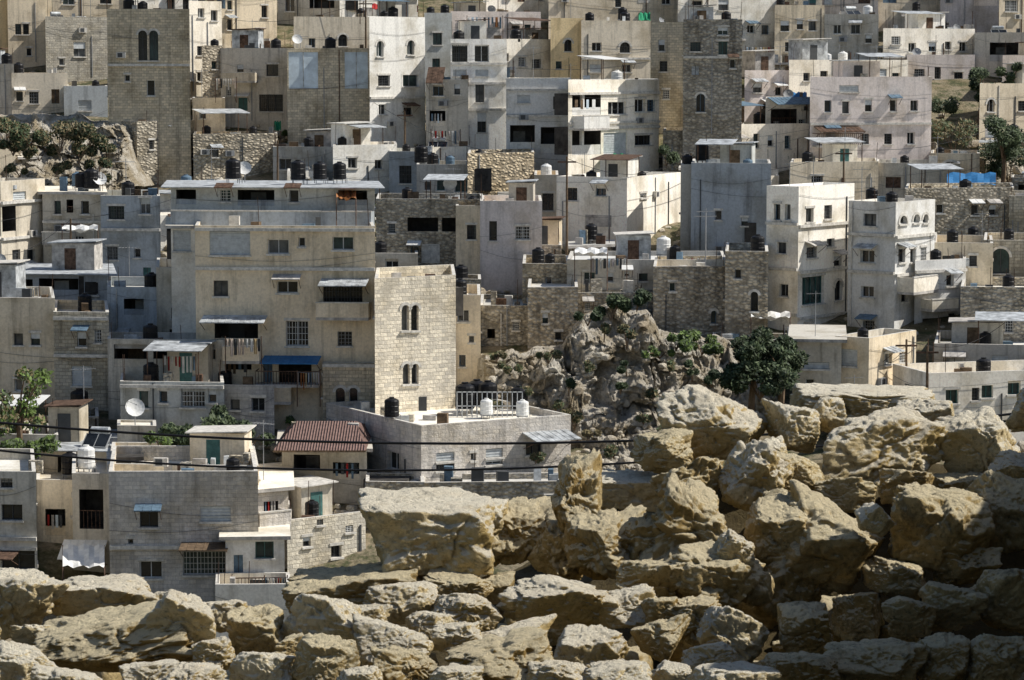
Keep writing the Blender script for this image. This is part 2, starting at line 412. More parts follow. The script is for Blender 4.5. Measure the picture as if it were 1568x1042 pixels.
def autow(f,z0,z1,p=.75):
    out=[]; n=max(1,int((z1-z0)/2.9)); sh=(z1-z0)/n; c=max(1,int(f.W/2.5))
    for i in range(n):
        for j in range(c):
            if R.random()>p: continue
            w=R.choice([.6,.8,.9,1.1,1.4]);h=R.choice([.8,1.,1.2,1.3]); cu=f.W*(j+.5)/c+R.uniform(-.4,.4); cz=z0+sh*(i+.55)+R.uniform(-.15,.15)
            t=R.choice('wwwgwawsd'); 
            if R.random()<.14: w=min(2.4,f.W/c*.8);h=1.6;t='o'
            out.append((cu-w/2,cu+w/2,cz-h/2,cz+h/2,t))
    return out
HB=[]
def awn(f,b,u0,u1,zt,zb,o,m):
    A=f.pt(u0,zt,.003);B=f.pt(u1,zt,.003);C=f.pt(u1,zb,o);Dd=f.pt(u0,zb,o)
    t=Vector((0,0,.05)); b.poly([A+t,Dd+t,C+t,B+t],m); b.poly([A,B,C,Dd],m); b.poly([Dd,C,C+t,Dd+t],m); b.poly([A,Dd,Dd+t,A+t],m); b.poly([C,B,B+t,C+t],m)
    k=int((u1-u0)/.35)
    for i in range(1,k):
        t_=i/k; a=A.lerp(B,t_)+t; c=Dd.lerp(C,t_)+t; b.tube([a,c],.025,m,4)
    for uu in(u0+.05,u1-.05): b.tube([f.pt(uu,zb,o-.06),f.pt(uu,zb-.5,.02)],.02,'rust',4)
def extra(f,b,e,wk):
    k=e[0]
    if k=='l':
        z=f.hit((e[1] if len(e)>2 else 0) or CX,e[-1])[1]; f.fb(b,.01,f.W-.01,z-.09,z+.09,.002,.16,'trim'); return
    u0,zt=f.hit(e[1],e[3]); u1,zb=f.hit(e[2],e[4])
    if k=='b' or k=='r':
        o=1.15; f.fb(b,u0,u1,zb-.16,zb,.002,o,'conc')
        if k=='b':
            f.fb(b,u0,u1,zb+.002,zt,o-.1,o,wk); f.fb(b,u0,u0+.1,zb+.002,zt,.002,o-.102,wk); f.fb(b,u1-.1,u1,zb+.002,zt,.002,o-.102,wk)
            f.fb(b,u0-.03,u1+.03,zt+.002,zt+.07,o-.13,o+.03,'trim')
        else:
            n=max(4,int((u1-u0)/.16))
            for i in range(n+1): c=u0+(u1-u0)*i/n; f.fb(b,c-.015,c+.015,zb+.002,zt,o-.06,o-.03,'rust')
            f.fb(b,u0,u1,zt+.001,zt+.05,o-.07,o-.02,'rust')
            for c in(u0,u1-.03): f.fb(b,c,c+.03,zt+.001,zt+.05,.002,o-.08,'rust')
    elif k=='w': awn(f,b,u0,u1,zt,zb,1.5,e[5] if len(e)>5 else 'met')
NMS={'W':'white_house','C':'cream_house','G':'grey_house','B':'grey_house','P':'lilac_house','Y':'ochre_house','S':'stone_house','L':'stone_house','K':'block_house','U':'rubble_stone_house','T':'rubble_stone_house'}
def H(xs,yt,yb,wk,ang,wins=(),D=None,depth=8,par=.55,roof='flat',ex=(),n=2,name=None,auto=0,listed=True,shed=None,plain=False):
    D=D or Dof(yb); ym=(yt+yb)/2
    if len(xs)==2:
        if ang<0 and D>206 and wk!='G' and R.random()<.75: ang+=R.uniform(20,38)
        elif ang<0: ang-=3
        elif ang>=12: ang+=11
        elif ang>=5: ang+=6
    k=lambda px:(lambda r:r.x/r.y)(ray(px,ym))
    if len(xs)==2:
        km=k(sum(xs)/2); Mx,My=km*D,D; s=math.radians(ang); dx,dy=math.cos(s),math.sin(s)
        e=[]
        for x in xs:
            kk=k(x); t=(kk*My-Mx)/(dx-kk*dy); e.append(Vector((Mx+t*dx,My+t*dy)))
        v=Vector((km,1)).normalized()*depth
        pl=[e[0],e[1],e[1]+v,e[0]+v]; nf=1; xm=sum(xs)/2
    else:
        xl,xc,xr=xs; kc=k(xc); th=math.atan(kc); a=math.radians(ang)+th
        X=kc*D; kl=k(xl);kr=k(xr)
        wl=max(1.5,(X-kl*D)/max(.06,math.cos(a)+kl*math.sin(a))); wr=max(1.5,(kr*D-X)/max(.06,math.sin(a)-kr*math.cos(a)))
        wl=min(wl,22);wr=min(wr,22)
        C=Vector((X,D)); L=C+Vector((-math.cos(a),math.sin(a)))*wl; Q=C+Vector((math.sin(a),math.cos(a)))*wr
        pl=[L,C,Q,L+Q-C]; nf=2; xm=xc
    zt=at(xm,yt,D).z; zb=at(xm,yb,D).z; z0=min(zb-4,float(gz(min(p.y for p in pl)))-1.0)
    bw,bn,br=MB(),MB(),MB()
    fs=[Face(pl[i],pl[(i+1)%4]) for i in range(4)]
    wl_=[[] for _ in fs]
    for w in wins:
        fi=0 if nf==1 or w[0]<xs[1] else 1
        f=fs[fi]; t=w[4] if len(w)>4 else 'w'
        hw,hh=w[2]/2,w[3]/2
        def add(x0,x1,t):
            u0,a=f.hit(x0,w[1]+hh); u1,b=f.hit(x1,w[1]-hh); wl_[fi].append((u0,u1,a,b,t))
        if t=='A': add(w[0]-hw,w[0]-hw*.12,'a'); add(w[0]+hw*.12,w[0]+hw,'a')
        else: add(w[0]-hw,w[0]+hw,t)
    for i,f in enumerate(fs):
        ww=wl_[i]
        if auto and i<nf: ww=ww+autow(f,zb,zt-.5,auto)
        if i==2 or (i in(1,3) and i>=nf): ww=autow(f,zb+.5,zt-.5,.4)
        ws=wallface(f,bw,bn,z0,zt,ww,wk)
        if i<nf and f.W>3 and not plain:
            for x in ws:
                if x[4] in'wgd' and R.random()<.22: awn(f,bn,x[0]-.2,x[1]+.2,x[3]+.35,x[3]+.12,.7,R.choice(['met','rust','met','conc','white','blue']))
            for _ in range(R.randint(1,4)):
                u=R.uniform(.2,f.W-.3)
                if not any(x[0]-.2<u<x[1]+.2 for x in ws): f.fb(bn,u,u+.06,zb,zt-R.uniform(0,2),.01,.07,R.choice(['pipe','pipe','framed','trim','rust']))
            for _ in range(R.randint(0,2)):
                u=R.uniform(.3,f.W-1.1); z=R.uniform(zb+1,zt-1)
                if not any(x[0]-.9<u<x[1]+.2 and x[2]-.6<z<x[3]+.2 for x in ws): f.fb(bn,u,u+.7,z,z+.42,.02,.27,R.choice(['trim','pipe'])); f.fb(bn,u+.1,u+.45,z+.05,z+.37,.271,.28,'framed')
            if f.W>5 and R.random()<.5:
                u=R.uniform(.3,f.W-2.5); z=R.uniform(zb,zt-2); 
                if not any(x[0]-2.2<u<x[1]+.1 and x[2]-1.4<z<x[3]+.1 for x in ws): f.fb(bn,u,u+R.uniform(1,2),z,z+R.uniform(.6,1.3),.001,.03,R.choice(['conc','trim']))
            for _ in range(2):
                z=zt-R.uniform(.3,3.5); za=z+R.uniform(-.8,.8); sg=R.uniform(.1,.4); bn.tube([f.pt(f.W*j/6,z+(za-z)*j/6-sg*math.sin(math.pi*j/6),.05) for j in range(7)],.01,'framed',4)
    for e in ex:
        f=fs[0] if nf==1 or e[0]=='l' or (e[1]+e[2])/2<xs[1] else fs[1]
        extra(f,bn,e,wk)
        if e[0]=='l' and nf==2: extra(fs[1],bn,e,wk)
    P3=lambda q,z:[(p.x,p.y,z) for p in q]
    rm=R.choice(['roof','roof','roof','roofd'])
    if roof=='flat':
        q=inset(pl,.18); fz=zt-par
        for i in range(4):
            j=(i+1)%4
            br.poly([(pl[i].x,pl[i].y,zt),(pl[j].x,pl[j].y,zt),(q[j].x,q[j].y,zt),(q[i].x,q[i].y,zt)],'trim')
            br.poly([(q[j].x,q[j].y,fz),(q[i].x,q[i].y,fz),(q[i].x,q[i].y,zt),(q[j].x,q[j].y,zt)],wk)
        br.poly(P3(q,fz),rm)
    else:
        t=.18 if roof=='slab' else .06; q=inset(pl,-.3 if roof=='slab' else -.55); m='conc' if roof=='slab' else 'met'
        za=zt+.004; fz=zt+t; br.poly(P3(q,fz),rm if roof=='slab' else 'met'); br.poly(P3(q[::-1],za),m)
        for i in range(4):
            j=(i+1)%4; br.poly([(q[i].x,q[i].y,za),(q[j].x,q[j].y,za),(q[j].x,q[j].y,fz),(q[i].x,q[i].y,fz)],m)
    em=bpy.data.objects.new(name or NMS[wk],None); c=sum(pl,Vector((0,0)))/4; org=Vector((c.x,c.y,zb)); em.location=org; em.empty_display_size=.5
    sc.collection.objects.link(em)
    occ=[]
    rp=lambda a,b_:(pl[0]*(1-a)+pl[1]*a)*(1-b_)+(pl[3]*(1-a)+pl[2]*a)*b_
    W0=(pl[1]-pl[0]).length
    if (shed if shed is not None else (n>1 and R.random()<.6)) and W0>4 and depth>4:
        a=R.uniform(.1,.6); w=min(R.uniform(1.8,3.2),W0*.4); hh=R.uniform(1.3,2.3); p=rp(a,.35); d=fs[0].d; v=Vector((-d.y,d.x)); sm=R.choice([wk,'W','C','conc','met','G'])
        bn.box((p.x,p.y,fz),(d.x*w,d.y*w,0),(v.x*2,v.y*2,0),(0,0,hh),sm)
        o=p-d*.2-v*.3; bn.box((o.x,o.y,fz+hh+.003),(d.x*(w+.4),d.y*(w+.4),.1),(v.x*2.6,v.y*2.6,0),(0,0,.06),R.choice(['met','conc','rust','trim']))
        o=p+d*w*.3-v*.02; bn.box((o.x,o.y,fz+.02),(d.x*.7,d.y*.7,0),(v.x*.015,v.y*.015,0),(0,0,hh*.8),R.choice(['teal','framed','rust','framed','wood']))
        occ.append(p+d*w*.5+v)
    if W0>5 and n>1 and depth>4 and roof!='sheet' and R.random()<.55: # open lean-to: posts + corrugated sheet
        a=R.uniform(.05,.5); p=rp(a,.12); d=fs[0].d; v=Vector((-d.y,d.x)); w=R.uniform(2,3.5); hh=R.uniform(1.7,2.2)
        for i in(0,1):
            for j in(0,1):
                o=p+d*w*i+v*2.2*j; bn.tube([(o.x,o.y,fz),(o.x,o.y,fz+hh+.25*j)],.035,'rust',5)
        mm=R.choice(['met','rust','met','white','blue']); o=p-d*.2-v*.2
        bn.box((o.x,o.y,fz+hh),(d.x*(w+.4),d.y*(w+.4),0),(v.x*2.6,v.y*2.6,.28),(0,0,.04),mm)
    if roof!='sheet' and W0>3:
        for _ in range(R.randint(2,9)):
            p=rp(R.uniform(.08,.9),R.uniform(.05,.5)); s=R.uniform(.2,.7); bn.box((p.x,p.y,fz),(s,R.uniform(-.2,.2),0),(R.uniform(-.1,.1),R.uniform(.2,.6),0),(0,0,R.uniform(.2,1.0)),R.choice(['conc','trim','wood','framed','rust','blue','met','U']))
        for _ in range(R.randint(0,5)):
            p=rp(R.choice([.03,.97,R.random()]),R.uniform(0.03,.3)); bn.tube([(p.x,p.y,fz),(p.x+R.uniform(-.1,.1),p.y,zt+R.uniform(.6,1.8))],.022,'rust',4)
    bw.obj('walls',org,em); bn.obj('windows_and_fittings',org,em); br.obj('roof',org,em)
    nn=n if n<=1 else int(round(n*.5*R.uniform(.6,1.3)))
    for _ in range(nn):
        p=rp(R.uniform(.1,.9),R.uniform(.06,.5)); kk=R.choice(['tb','tb','tb','tb','tb','tw','tu','di','an','an'])
        if R.random()<.05: kk='so'
        if any((p-t_).length<1.4 for t_ in occ): continue
        occ.append(p); put(kk,(p.x,p.y,fz),R.uniform(.55,.8) if kk!='an' else R.uniform(.7,1.1),R.uniform(-.7,.7))
    if listed: HB.append((xs[0],xs[-1],yt,yb,D))
    return pl,zt,fz

# ============ top rows ============
H((-60,12),-60,95,'Y',-4,auto=.7); H((12,80),-10,95,'C',-4,[(28,45,9,16),(40,45,9,16),(45,80,8,12)])
H((70,168),26,118,'S',-3,[(122,76,18,22),(95,95,8,10)],roof='flat',n=3,D=234)
H((165,291),14,190,'S',3,[(227,70,30,46,'A'),(231,135,12,24),(195,120,8,10)],ex=[('l',227,100)],n=4,D=205.9)
H((80,190),-30,25,'C',-3,auto=.6); H((190,250),-30,16,'W',20,auto=.5)
H((243,300),-40,60,'W',25,[(262,8,12,18),(285,8,10,18),(280,40,10,12)])
H((290,340),2,140,'W',32,[(330,75,8,18),(306,78,8,14),(306,118,8,14),(328,112,10,14),(308,20,10,14),(328,24,10,16)])
H((338,424),-30,78,'C',26,[(352,38,8,16),(352,8,8,14),(405,18,9,18),(375,50,10,10),(398,52,12,14)])
H((310,342),70,185,'U',-3,[(328,100,8,12)])
H((338,440),74,185,'G',-4,[(417,108,18,18),(368,107,10,16),(350,140,8,14),(415,158,36,26,'g'),(372,160,14,20,'d')],ex=[('b',345,395,112,124)],n=3)
H((440,566),74,215,'S',8,[(463,108,48,56,'p'),(506,108,36,56,'p'),(546,108,36,56,'p')],D=214,n=1,shed=False)
H((450,567),26,92,'C',12,[(525,62,14,18,'a'),(478,66,10,14)],n=4)
H((425,520),-20,30,'G',-5,auto=.6); H((520,640),-15,24,'W',22,auto=.6,roof='slab')
H((566,651),26,222,'W',36,[(582,75,11,24,'a'),(629,73,11,22,'a'),(588,124,18,16),(629,124,24,18),(586,168,12,16),(625,172,14,14)],ex=[('l',600,150)],n=4)
H((650,692),20,130,'B',-3,[(670,60,14,18),(668,100,12,20)],n=2)
H((690,776),60,235,'W',8,[(704,82,24,26),(738,82,22,26),(704,112,20,10,'s'),(738,112,20,10,'s'),(735,142,14,30),(738,188,14,30),(706,186,12,24,'d')],ex=[('l',710,98),('l',710,128),('l',740,168)],D=213,n=4)
H((652,717),122,215,'G',-4,[(671,139,16,16),(700,137,9,16),(670,182,24,24,'o')],ex=[('w',656,682,104,128,'rust')],D=212)
H((690,828),18,66,'P',-4,[(720,45,10,14),(790,48,12,16),(808,45,10,14)],n=5)
H((760,845),60,125,'W',28,[(800,95,12,14),(822,98,14,14),(775,88,8,12)],n=4)
H((843,892),28,128,'Y',10,[(870,70,12,18,'a'),(856,100,10,12)],n=2)
H((890,996),32,128,'C',11,[(914,72,15,13),(957,73,16,16,'a'),(912,105,18,12,'s'),(960,105,14,12)],ex=[('l',930,90)],n=4)
H((996,1048),34,200,'S',-5,[(1013,70,10,18),(1016,102,12,16),(1020,145,10,14)],n=2)
H((1046,1136),30,205,'U',3,[(1065,72,16,14),(1107,74,14,20,'t'),(1122,98,9,14),(1065,108,12,14,'d'),(1073,158,14,28,'a'),(1107,48,16,12)],ex=[('l',1080,88)],n=4,D=205.9)
H((1038,1142),-30,42,'W',14,[(1068,10,16,16),(1108,8,16,16)])
H((840,1040),-40,36,'C',-6,auto=.7,n=4); H((740,850),-40,22,'W',24,auto=.6,n=3)
H((775,874),120,238,'W',4.5,[(802,152,20,12,'s'),(860,163,26,30,'o'),(800,212,38,40,'o'),(845,215,34,40,'o')],ex=[('l',820,178),('l',820,138)],D=205.5,n=3)
H((870,1009),122,246,'W',38,[(898,160,44,34,'o'),(898,216,44,44,'o'),(945,166,28,20),(980,162,16,20),(997,162,12,18),(942,220,36,34,'s'),(985,215,26,16)],ex=[('l',940,143),('l',940,188),('l',940,196),('b',876,915,178,196)],par=.7,D=205,n=2,shed=False)
H((1134,1190),-20,95,'W',16,[(1150,45,12,12),(1172,46,12,14),(1160,80,10,12)],n=3)
H((1186,1262),8,100,'C',-6,[(1202,40,14,16),(1225,38,10,14),(1244,40,12,14),(1208,72,12,14),(1240,72,12,16)],n=5)
H((1150,1245),-40,14,'S',-6,auto=.6); H((1240,1345),-40,30,'P',-6,auto=.6,n=3); H((1262,1345),22,100,'G',-7,[(1282,45,12,14),(1310,45,14,14),(1330,60,10,12)],n=5)
H((1340,1440),-40,25,'C',10,auto=.7,n=4);H((1440,1530),-50,40,'P',-8,auto=.7,n=4);H((1530,1640),-40,60,'C',-8,auto=.7,n=3)
H((1208,1390),92,175,'W',18,[(1235,118,10,12),(1262,114,12,10),(1300,120,12,14),(1345,112,26,12,'s'),(1372,118,12,12)],n=6)
H((1352,1492),44,130,'W',16,[(1372,62,14,12),(1397,73,12,14),(1428,72,12,14),(1452,70,10,12),(1475,72,12,14)],ex=[('l',1420,88)],n=4,D=238)
H((1388,1492),84,190,'P',11,[(1408,113,16,14),(1468,116,14,10),(1436,112,10,18),(1407,153,16,14),(1440,155,14,14),(1472,152,14,16)],n=1,D=234)
H((1492,1570),50,110,'G',-8,auto=.7,n=4);H((1500,1620),128,190,'C',-8,auto=.6,n=3);H((1535,1640),85,140,'P',-8,auto=.6,n=2)
H((1140,1215),108,190,'P',16,[(1160,135,14,14),(1192,140,10,12),(1175,165,14,12)],n=6)
H((1172,1245),150,235,'W',16,[(1200,180,40,26,'O'),(1228,190,10,14)],ex=[('w',1175,1240,150,160,'blue')],n=4)
H((1240,1426),118,252,'P',9,[(1268,163,11,18),(1295,165,11,18),(1330,162,11,18),(1368,162,11,18),(1400,162,12,16),(1325,213,12,16),(1360,213,12,16),(1395,212,12,18),(1272,212,16,26,'d'),(1300,136,30,10,'s')],ex=[('r',1244,1312,205,222),('w',1246,1314,195,202,'rust'),('l',1300,190)],n=6)
H((1106,1238),190,258,'W',22,[(1158,216,9,22),(1206,218,9,20),(1180,216,9,16),(1130,222,12,16)],n=4,D=209)
H((1015,1110),200,262,'U',-4,[(1052,228,14,16),(1082,228,10,14)],n=5)
# second band
H((18,104),112,178,'C',10,[(52,150,14,18),(85,148,12,22,'d'),(30,148,10,14)],n=4); H((98,165),132,182,'B',10,[(130,162,20,16,'s')],n=3)
H((-60,22),98,180,'G',0,auto=.6)
H((168,210,298),186,275,'U',52,[(232,222,7,14),(258,200,8,8)],par=.8,n=2)
H((295,345),150,215,'C',-3,[(310,175,10,14)]);H((296,425),205,262,'T',12,[(330,235,10,12)],n=5)
H((418,520),225,272,'G',-3,auto=.5,n=5); H((510,608),222,290,'W',24,[(540,250,14,16),(580,252,12,14)],n=4); H((440,500),262,300,'W',24,auto=.5,n=3)
H((596,662),232,300,'B',-3,auto=.5,n=4)
H((638,718),252,325,'G',-3,[(675,284,12,16,'t'),(706,285,18,18,'t'),(655,285,10,12)],n=3)
H((660,720),225,268,'W',28,auto=.4,n=3)
H((716,818),234,318,'T',22,[],n=1,par=.9,D=196)
H((818,855),268,345,'C',-3,auto=.5,n=1)
H((1340,1470),250,300,'G',-7,auto=.5,n=5); H((1425,1500),235,280,'C',-8,auto=.5,n=3); H((1210,1345),248,305,'C',10,auto=.5,n=5)
H((1385,1552),288,372,'T',6,[(1493,322,12,16),(1520,322,12,16),(1440,320,12,14)],par=.8,n=3)
H((1545,1640),300,372,'S',-8,auto=.5,n=2)
# left edge
H((-50,24),222,300,'C',18,auto=.6,n=2)
H((-60,2,70),278,450,'C',35,[(48,392,12,20,'w'),(25,392,12,20),(30,300,20,14,'s'),(18,428,26,40,'o'),(54,430,16,30,'o'),(14,345,20,60,'o')],ex=[('w',4,50,405,418),('l',20,310),('l',20,365)],n=2,D=174)
H((66,158),298,430,'G',-4,[(107,316,10,20,'O'),(88,318,10,20),(130,318,12,20),(85,370,36,16,'o'),(118,372,20,20,'g'),(92,405,14,16),(130,405,16,18)],ex=[('b',72,116,355,370),('l',100,340)],roof='slab',n=4)
H((155,246),300,450,'B',-4,[(178,326,24,20),(222,316,16,24),(172,388,16,20),(210,388,10,14),(225,420,12,20,'d')],ex=[('w',160,240,426,434),('l',200,352)],n=4,D=176)
H((-40,165),420,470,'B',-3,[(90,440,60,26,'o'),(35,440,30,24,'o'),(140,442,20,20)],roof='sheet',n=3,D=164)
H((-60,86),456,690,'C',-3,[(28,520,14,18),(54,520,14,18),(28,590,12,18),(30,650,30,22)],n=2,D=153)
H((83,168),478,640,'S',-3,[(125,520,14,22),(125,576,30,30,'s'),(122,610,18,24,'w'),(150,515,10,20)],ex=[('l',125,488),('l',125,545)],n=3,D=152)
H((165,260),440,560,'B',-4,[(205,470,30,24,'o'),(235,515,14,18),(190,520,10,14)],n=3,D=158)
H((240,305),410,560,'G',-4,[(275,440,16,20),(270,480,16,16),(275,520,30,30,'o')],n=0,D=157)
# big apartment block
H((262,574),288,352,'B',-3,[(285,300,30,26,'o'),(345,300,16,18),(392,302,56,26,'o'),(450,300,14,20),(480,300,56,24,'g'),(540,300,44,28,'o')],roof='sheet',n=1,D=155,ex=[('b',268,573,322,346)],name='apartment_building',shed=False)
H((262,302),350,410,'W',-3,[(278,368,28,34,'s')],n=0,D=154,roof='slab')
H((300,575),346,630,'C',-1,[(352,371,62,40,'s'),(426,378,32,22),(462,371,10,14),(525,373,32,20),(338,442,22,24),(440,440,32,18),(525,447,60,34,'g'),
  (362,512,66,42,'o'),(455,511,34,38,'g'),(528,519,22,22),(365,562,40,30,'o'),(410,572,14,30,'d'),(452,572,50,34,'O'),(490,440,12,20),(360,600,20,16),(405,600,20,20)],
  ex=[('l',440,412),('l',440,352),('b',488,568,462,484),('w',492,565,428,436),('b',346,402,528,550),('w',312,410,484,492),('r',396,492,566,586),('w',405,492,546,554,'tarp'),('b',340,450,590,612)],n=0,D=150,roof='flat',name='apartment_building',shed=False)
H((494,574.6),556,630,'S',-1,[(521,608,14,28,'a'),(541,608,14,28,'a')],n=0,D=149.1,depth=.6,par=.1,shed=False,ex=[('l',520,560)],name='apartment_stone_base',plain=True)
H((574,698),424,625,'L',21,[(628,487,26,40,'A'),(629,573,24,32,'A')],n=0,D=147.6,par=.8,name='stone_tower_house',shed=False,plain=True)
H((697,736),452,575,'C',-3,[(708,484,20,18),(708,553,10,18),(722,520,8,10)],n=2)
H((574,640),388,430,'G',-3,[(600,405,20,16)],n=3)
H((576,742),305,408,'U',-3,[(672,350,96,32,'o'),(600,350,10,14),(635,385,12,14)],n=5,D=180)
H((698,760),315,405,'C',-3,[(722,356,14,22),(748,350,12,20)],n=3,D=178)
H((735,830),308,410,'P',-1,[(800,357,22,20,'g'),(755,354,12,30)],n=2,D=177)
H((852,960,1042),272,372,'W',22,[(875,297,18,20),(920,292,16,16),(985,300,10,8)],n=3,par=.8)
H((1042,1062),252,400,'G',10,[],n=1)
H((1058,1180),250,410,'B',-9,[(1100,330,10,14),(1140,340,10,12)],n=4,par=.8)
H((1130,1192),270,300,'W',20,auto=.4,n=2)
H((1110,1176),385,530,'U',-7,[(1155,462,12,30,'a'),(1130,420,10,14)],n=1)
H((1173,1222,1307),286,505,'W',33,[(1197,380,14,16),(1190,325,10,24),(1206,325,9,24),(1200,445,14,18),(1243,387,16,18),(1272,372,12,14),(1283,400,12,16),(1245,445,34,46,'t'),(1284,445,12,32,'a'),(1240,330,12,22),(1268,325,12,22)],ex=[('l',1250,345),('l',1250,415),('l',1250,485)],D=167,n=3,par=.9)
H((1298,1370,1430),310,570,'W',30,[(1332,337,20,18),(1328,393,22,18),(1328,447,20,16),(1330,500,18,16),(1383,337,12,14,'a'),(1403,335,10,14,'a'),(1417,335,8,14,'a'),(1381,392,11,22),(1398,392,9,22),(1414,390,9,22),(1385,450,10,26),(1408,430,10,20)],ex=[('l',1390,362),('l',1390,420),('b',1374,1428,425,440)],D=166,n=4,par=.6)
H((1400,1478),398,560,'W',18,[(1428,440,14,18),(1455,430,12,18),(1425,500,26,26,'o'),(1458,490,12,20),(1435,540,12,18)],ex=[('b',1410,1450,458,470),('l',1440,415)],n=3,D=168)
H((1428,1520),372,470,'C',-8,[(1450,400,14,16),(1490,400,12,16),(1470,440,14,18)],n=4)
H((1505,1580),368,520,'S',-7,[(1532,400,28,38,'a'),(1528,470,12,20),(1555,470,10,18)],n=2,D=172)
H((1470,1640),440,560,'U',-7,[(1500,500,14,18),(1545,500,12,18)],n=4,D=163)
H((868,1112),398,500,'G',1,[(903,426,18,18),(935,425,10,14),(985,425,14,12),(1037,424,20,16),(1070,428,12,14),(960,420,8,8)],n=7,par=.3,D=168)
H((870,1005),448,505,'U',3,[(900,470,8,12)],n=0,par=.2,D=166,depth=2,shed=False)
H((800,872),404,500,'U',-4,[(840,430,10,12)],n=4,D=168.5)
H((735,812),468,570,'U',-3,[(752,515,12,22,'o'),(790,500,10,12)],n=0,par=.3,D=163)
H((808,885),440,560,'U',4,[(835,488,9,16),(855,515,10,12)],n=0,D=162,par=.3)
H((1000,1116),408,535,'T',4,[(1093,486,9,20,'a'),(1030,440,10,14)],n=1,D=163,depth=9,par=.4)
H((740,860),375,420,'U',-4,auto=.3,n=4)
H((1090,1215),520,560,'U',-7,[],n=0,depth=4)
H((1214,1288),524,640,'G',-6,[(1250,560,40,10,'s'),(1240,590,14,18)],n=4,roof='slab')
H((1278,1330,1402),518,640,'C',28,[(1300,548,26,24,'s'),(1360,550,12,18),(1382,548,10,18)],n=3)
H((1366,1422,1640),572,690,'W',66,[(1458,608,20,22,'t'),(1494,604,12,20),(1512,600,18,20,'t'),(1553,594,20,22,'t'),(1392,600,14,18)],n=2,D=147,par=.7)
H((1430,1640),528,580,'G',-7,auto=.4,n=6)
# lower left
H((185,344),585,740,'B',-3,[(220,612,14,26,'t'),(295,602,36,44,'g'),(250,608,12,18),(325,606,12,22),(205,650,14,14)],n=2,ex=[('l',250,592)],D=146)
H((180,240),652,745,'G',-2,[(205,690,16,18)],n=0,D=143,depth=2.4,par=.12,shed=False)
H((165,345),520,590,'G',-3,[(200,545,50,34,'o'),(250,545,30,34,'o'),(300,545,60,34,'o')],n=3,D=150,roof='flat',depth=4)
H((334,420),590,660,'K',-3,[(360,620,14,16),(395,620,20,20)],n=2,D=148.5,depth=5)
H((-60,90),665,760,'C',-3,auto=.5,n=3,D=143)
H((432,562),690,790,'G',-5,[(470,715,40,36,'o'),(530,722,40,26,'o')],n=0,D=140,roof='slab',depth=6,name='tiled_roof_house',shed=False)
H((500,645,874),652,760,'K',62,[(602,706,18,22),(682,700,28,16,'s'),(682,716,28,12),(757,694,26,16,'s'),(757,708,26,10),(818,688,26,20),(725,700,8,12)],D=139,n=0,par=.35,ex=[('w',800,868,664,668)],shed=False)
H((560,650),738,800,'U',-3,[],n=0,D=137,depth=3,par=.3); H((645,880),738,800,'U',4,[(700,755,10,10)],n=0,D=137.5,depth=3,par=.3)
H((168,396),722,960,'K',1,[(228,796,28,24),(330,787,46,24,'s'),(313,863,66,36),(231,873,34,26),(200,830,8,8)],D=130,n=1,par=.9,ex=[('l',300,838),('w',278,352,832,836,'wood')],depth=9,shed=False)
H((166,396),712,728,'C',-2,[],D=134,n=2,par=.5)
H((346,436),826,960,'W',4,[(405,842,28,28,'t'),(365,870,14,40,'d'),(405,892,30,14,'o')],D=129,n=0,ex=[('r',355,440,880,905)],depth=5,roof='slab')
H((392,442),752,850,'K',20,[(415,780,22,26,'o')],D=133,n=2,ex=[('b',382,430,782,798)],roof='slab')
H((440,560),790,900,'L',26,[(470,830,12,16),(515,845,16,20),(535,810,12,12),(490,800,10,10)],n=3,D=134)
H((-40,57),722,960,'G',-1,[(18,785,32,24),(30,858,56,28),(10,740,18,14)],n=3,D=129,ex=[('l',20,825),('w',-10,30,845,850,'rust')])
H((57,120),735,900,'C',-2,[(85,800,30,40,'o'),(80,850,20,24)],n=1,D=135); H((112,172),725,960,'G',-1,[(140,780,36,60,'O'),(140,850,30,30,'o')],n=2,D=133,ex=[('w',98,165,828,850,'white')])
H((330,445),895,960,'W',2,[],n=0,D=126,depth=3,par=.6)
H((60,180),690,745,'G',-2,auto=.5,n=3,D=141,roof='sheet')

def okfill(x0,x1,yt,yb,D):
    A=(x1-x0)*(yb-yt)
    for a,b,t,u,d in HB:
        ox=min(x1,b)-max(x0,a); oy=min(yb,u)-max(yt,t)
        if ox>0 and oy>0:
            if d>D-1 and ox*oy>.12*A: return False
            if abs(d-D)<9 and ox*oy>.05*A: return False
    return True
for i in range(900):
    yb=R.uniform(40,720); x0=R.uniform(-60,1560); w=R.uniform(34,90); h=R.uniform(24,50)
    if 735<x0+w/2<1230 and yb>440: continue
    if x0<170 and 175<yb<285: continue
    if okfill(x0,x0+w,yb-h,yb,Dof(yb)):
        H((x0,x0+w),yb-h,yb,R.choice('CWUTWPUW'),R.choice([-5,5,20,28]),auto=.5,n=R.randint(1,3),depth=4,roof=R.choice(['flat','slab','sheet']))
for yb,st in((-60,105),(-130,120)):
    x=-250
    while x<1850:
        w=R.uniform(70,st); H((x,x+w),yb-R.uniform(50,90),yb,R.choice('CGSWPUW'),R.choice([-5,-3,15,25]),auto=.6,n=0); x+=w+R.uniform(0,20)
for yb in range(60,900,90):
    for x in(-260,-170,1660,1750):
        if yb>650 and x>1000: continue
        w=80; H((x,x+w),yb-R.uniform(70,110),yb,R.choice('CGSWPUW'),R.choice([-5,15]),auto=.5,n=0)

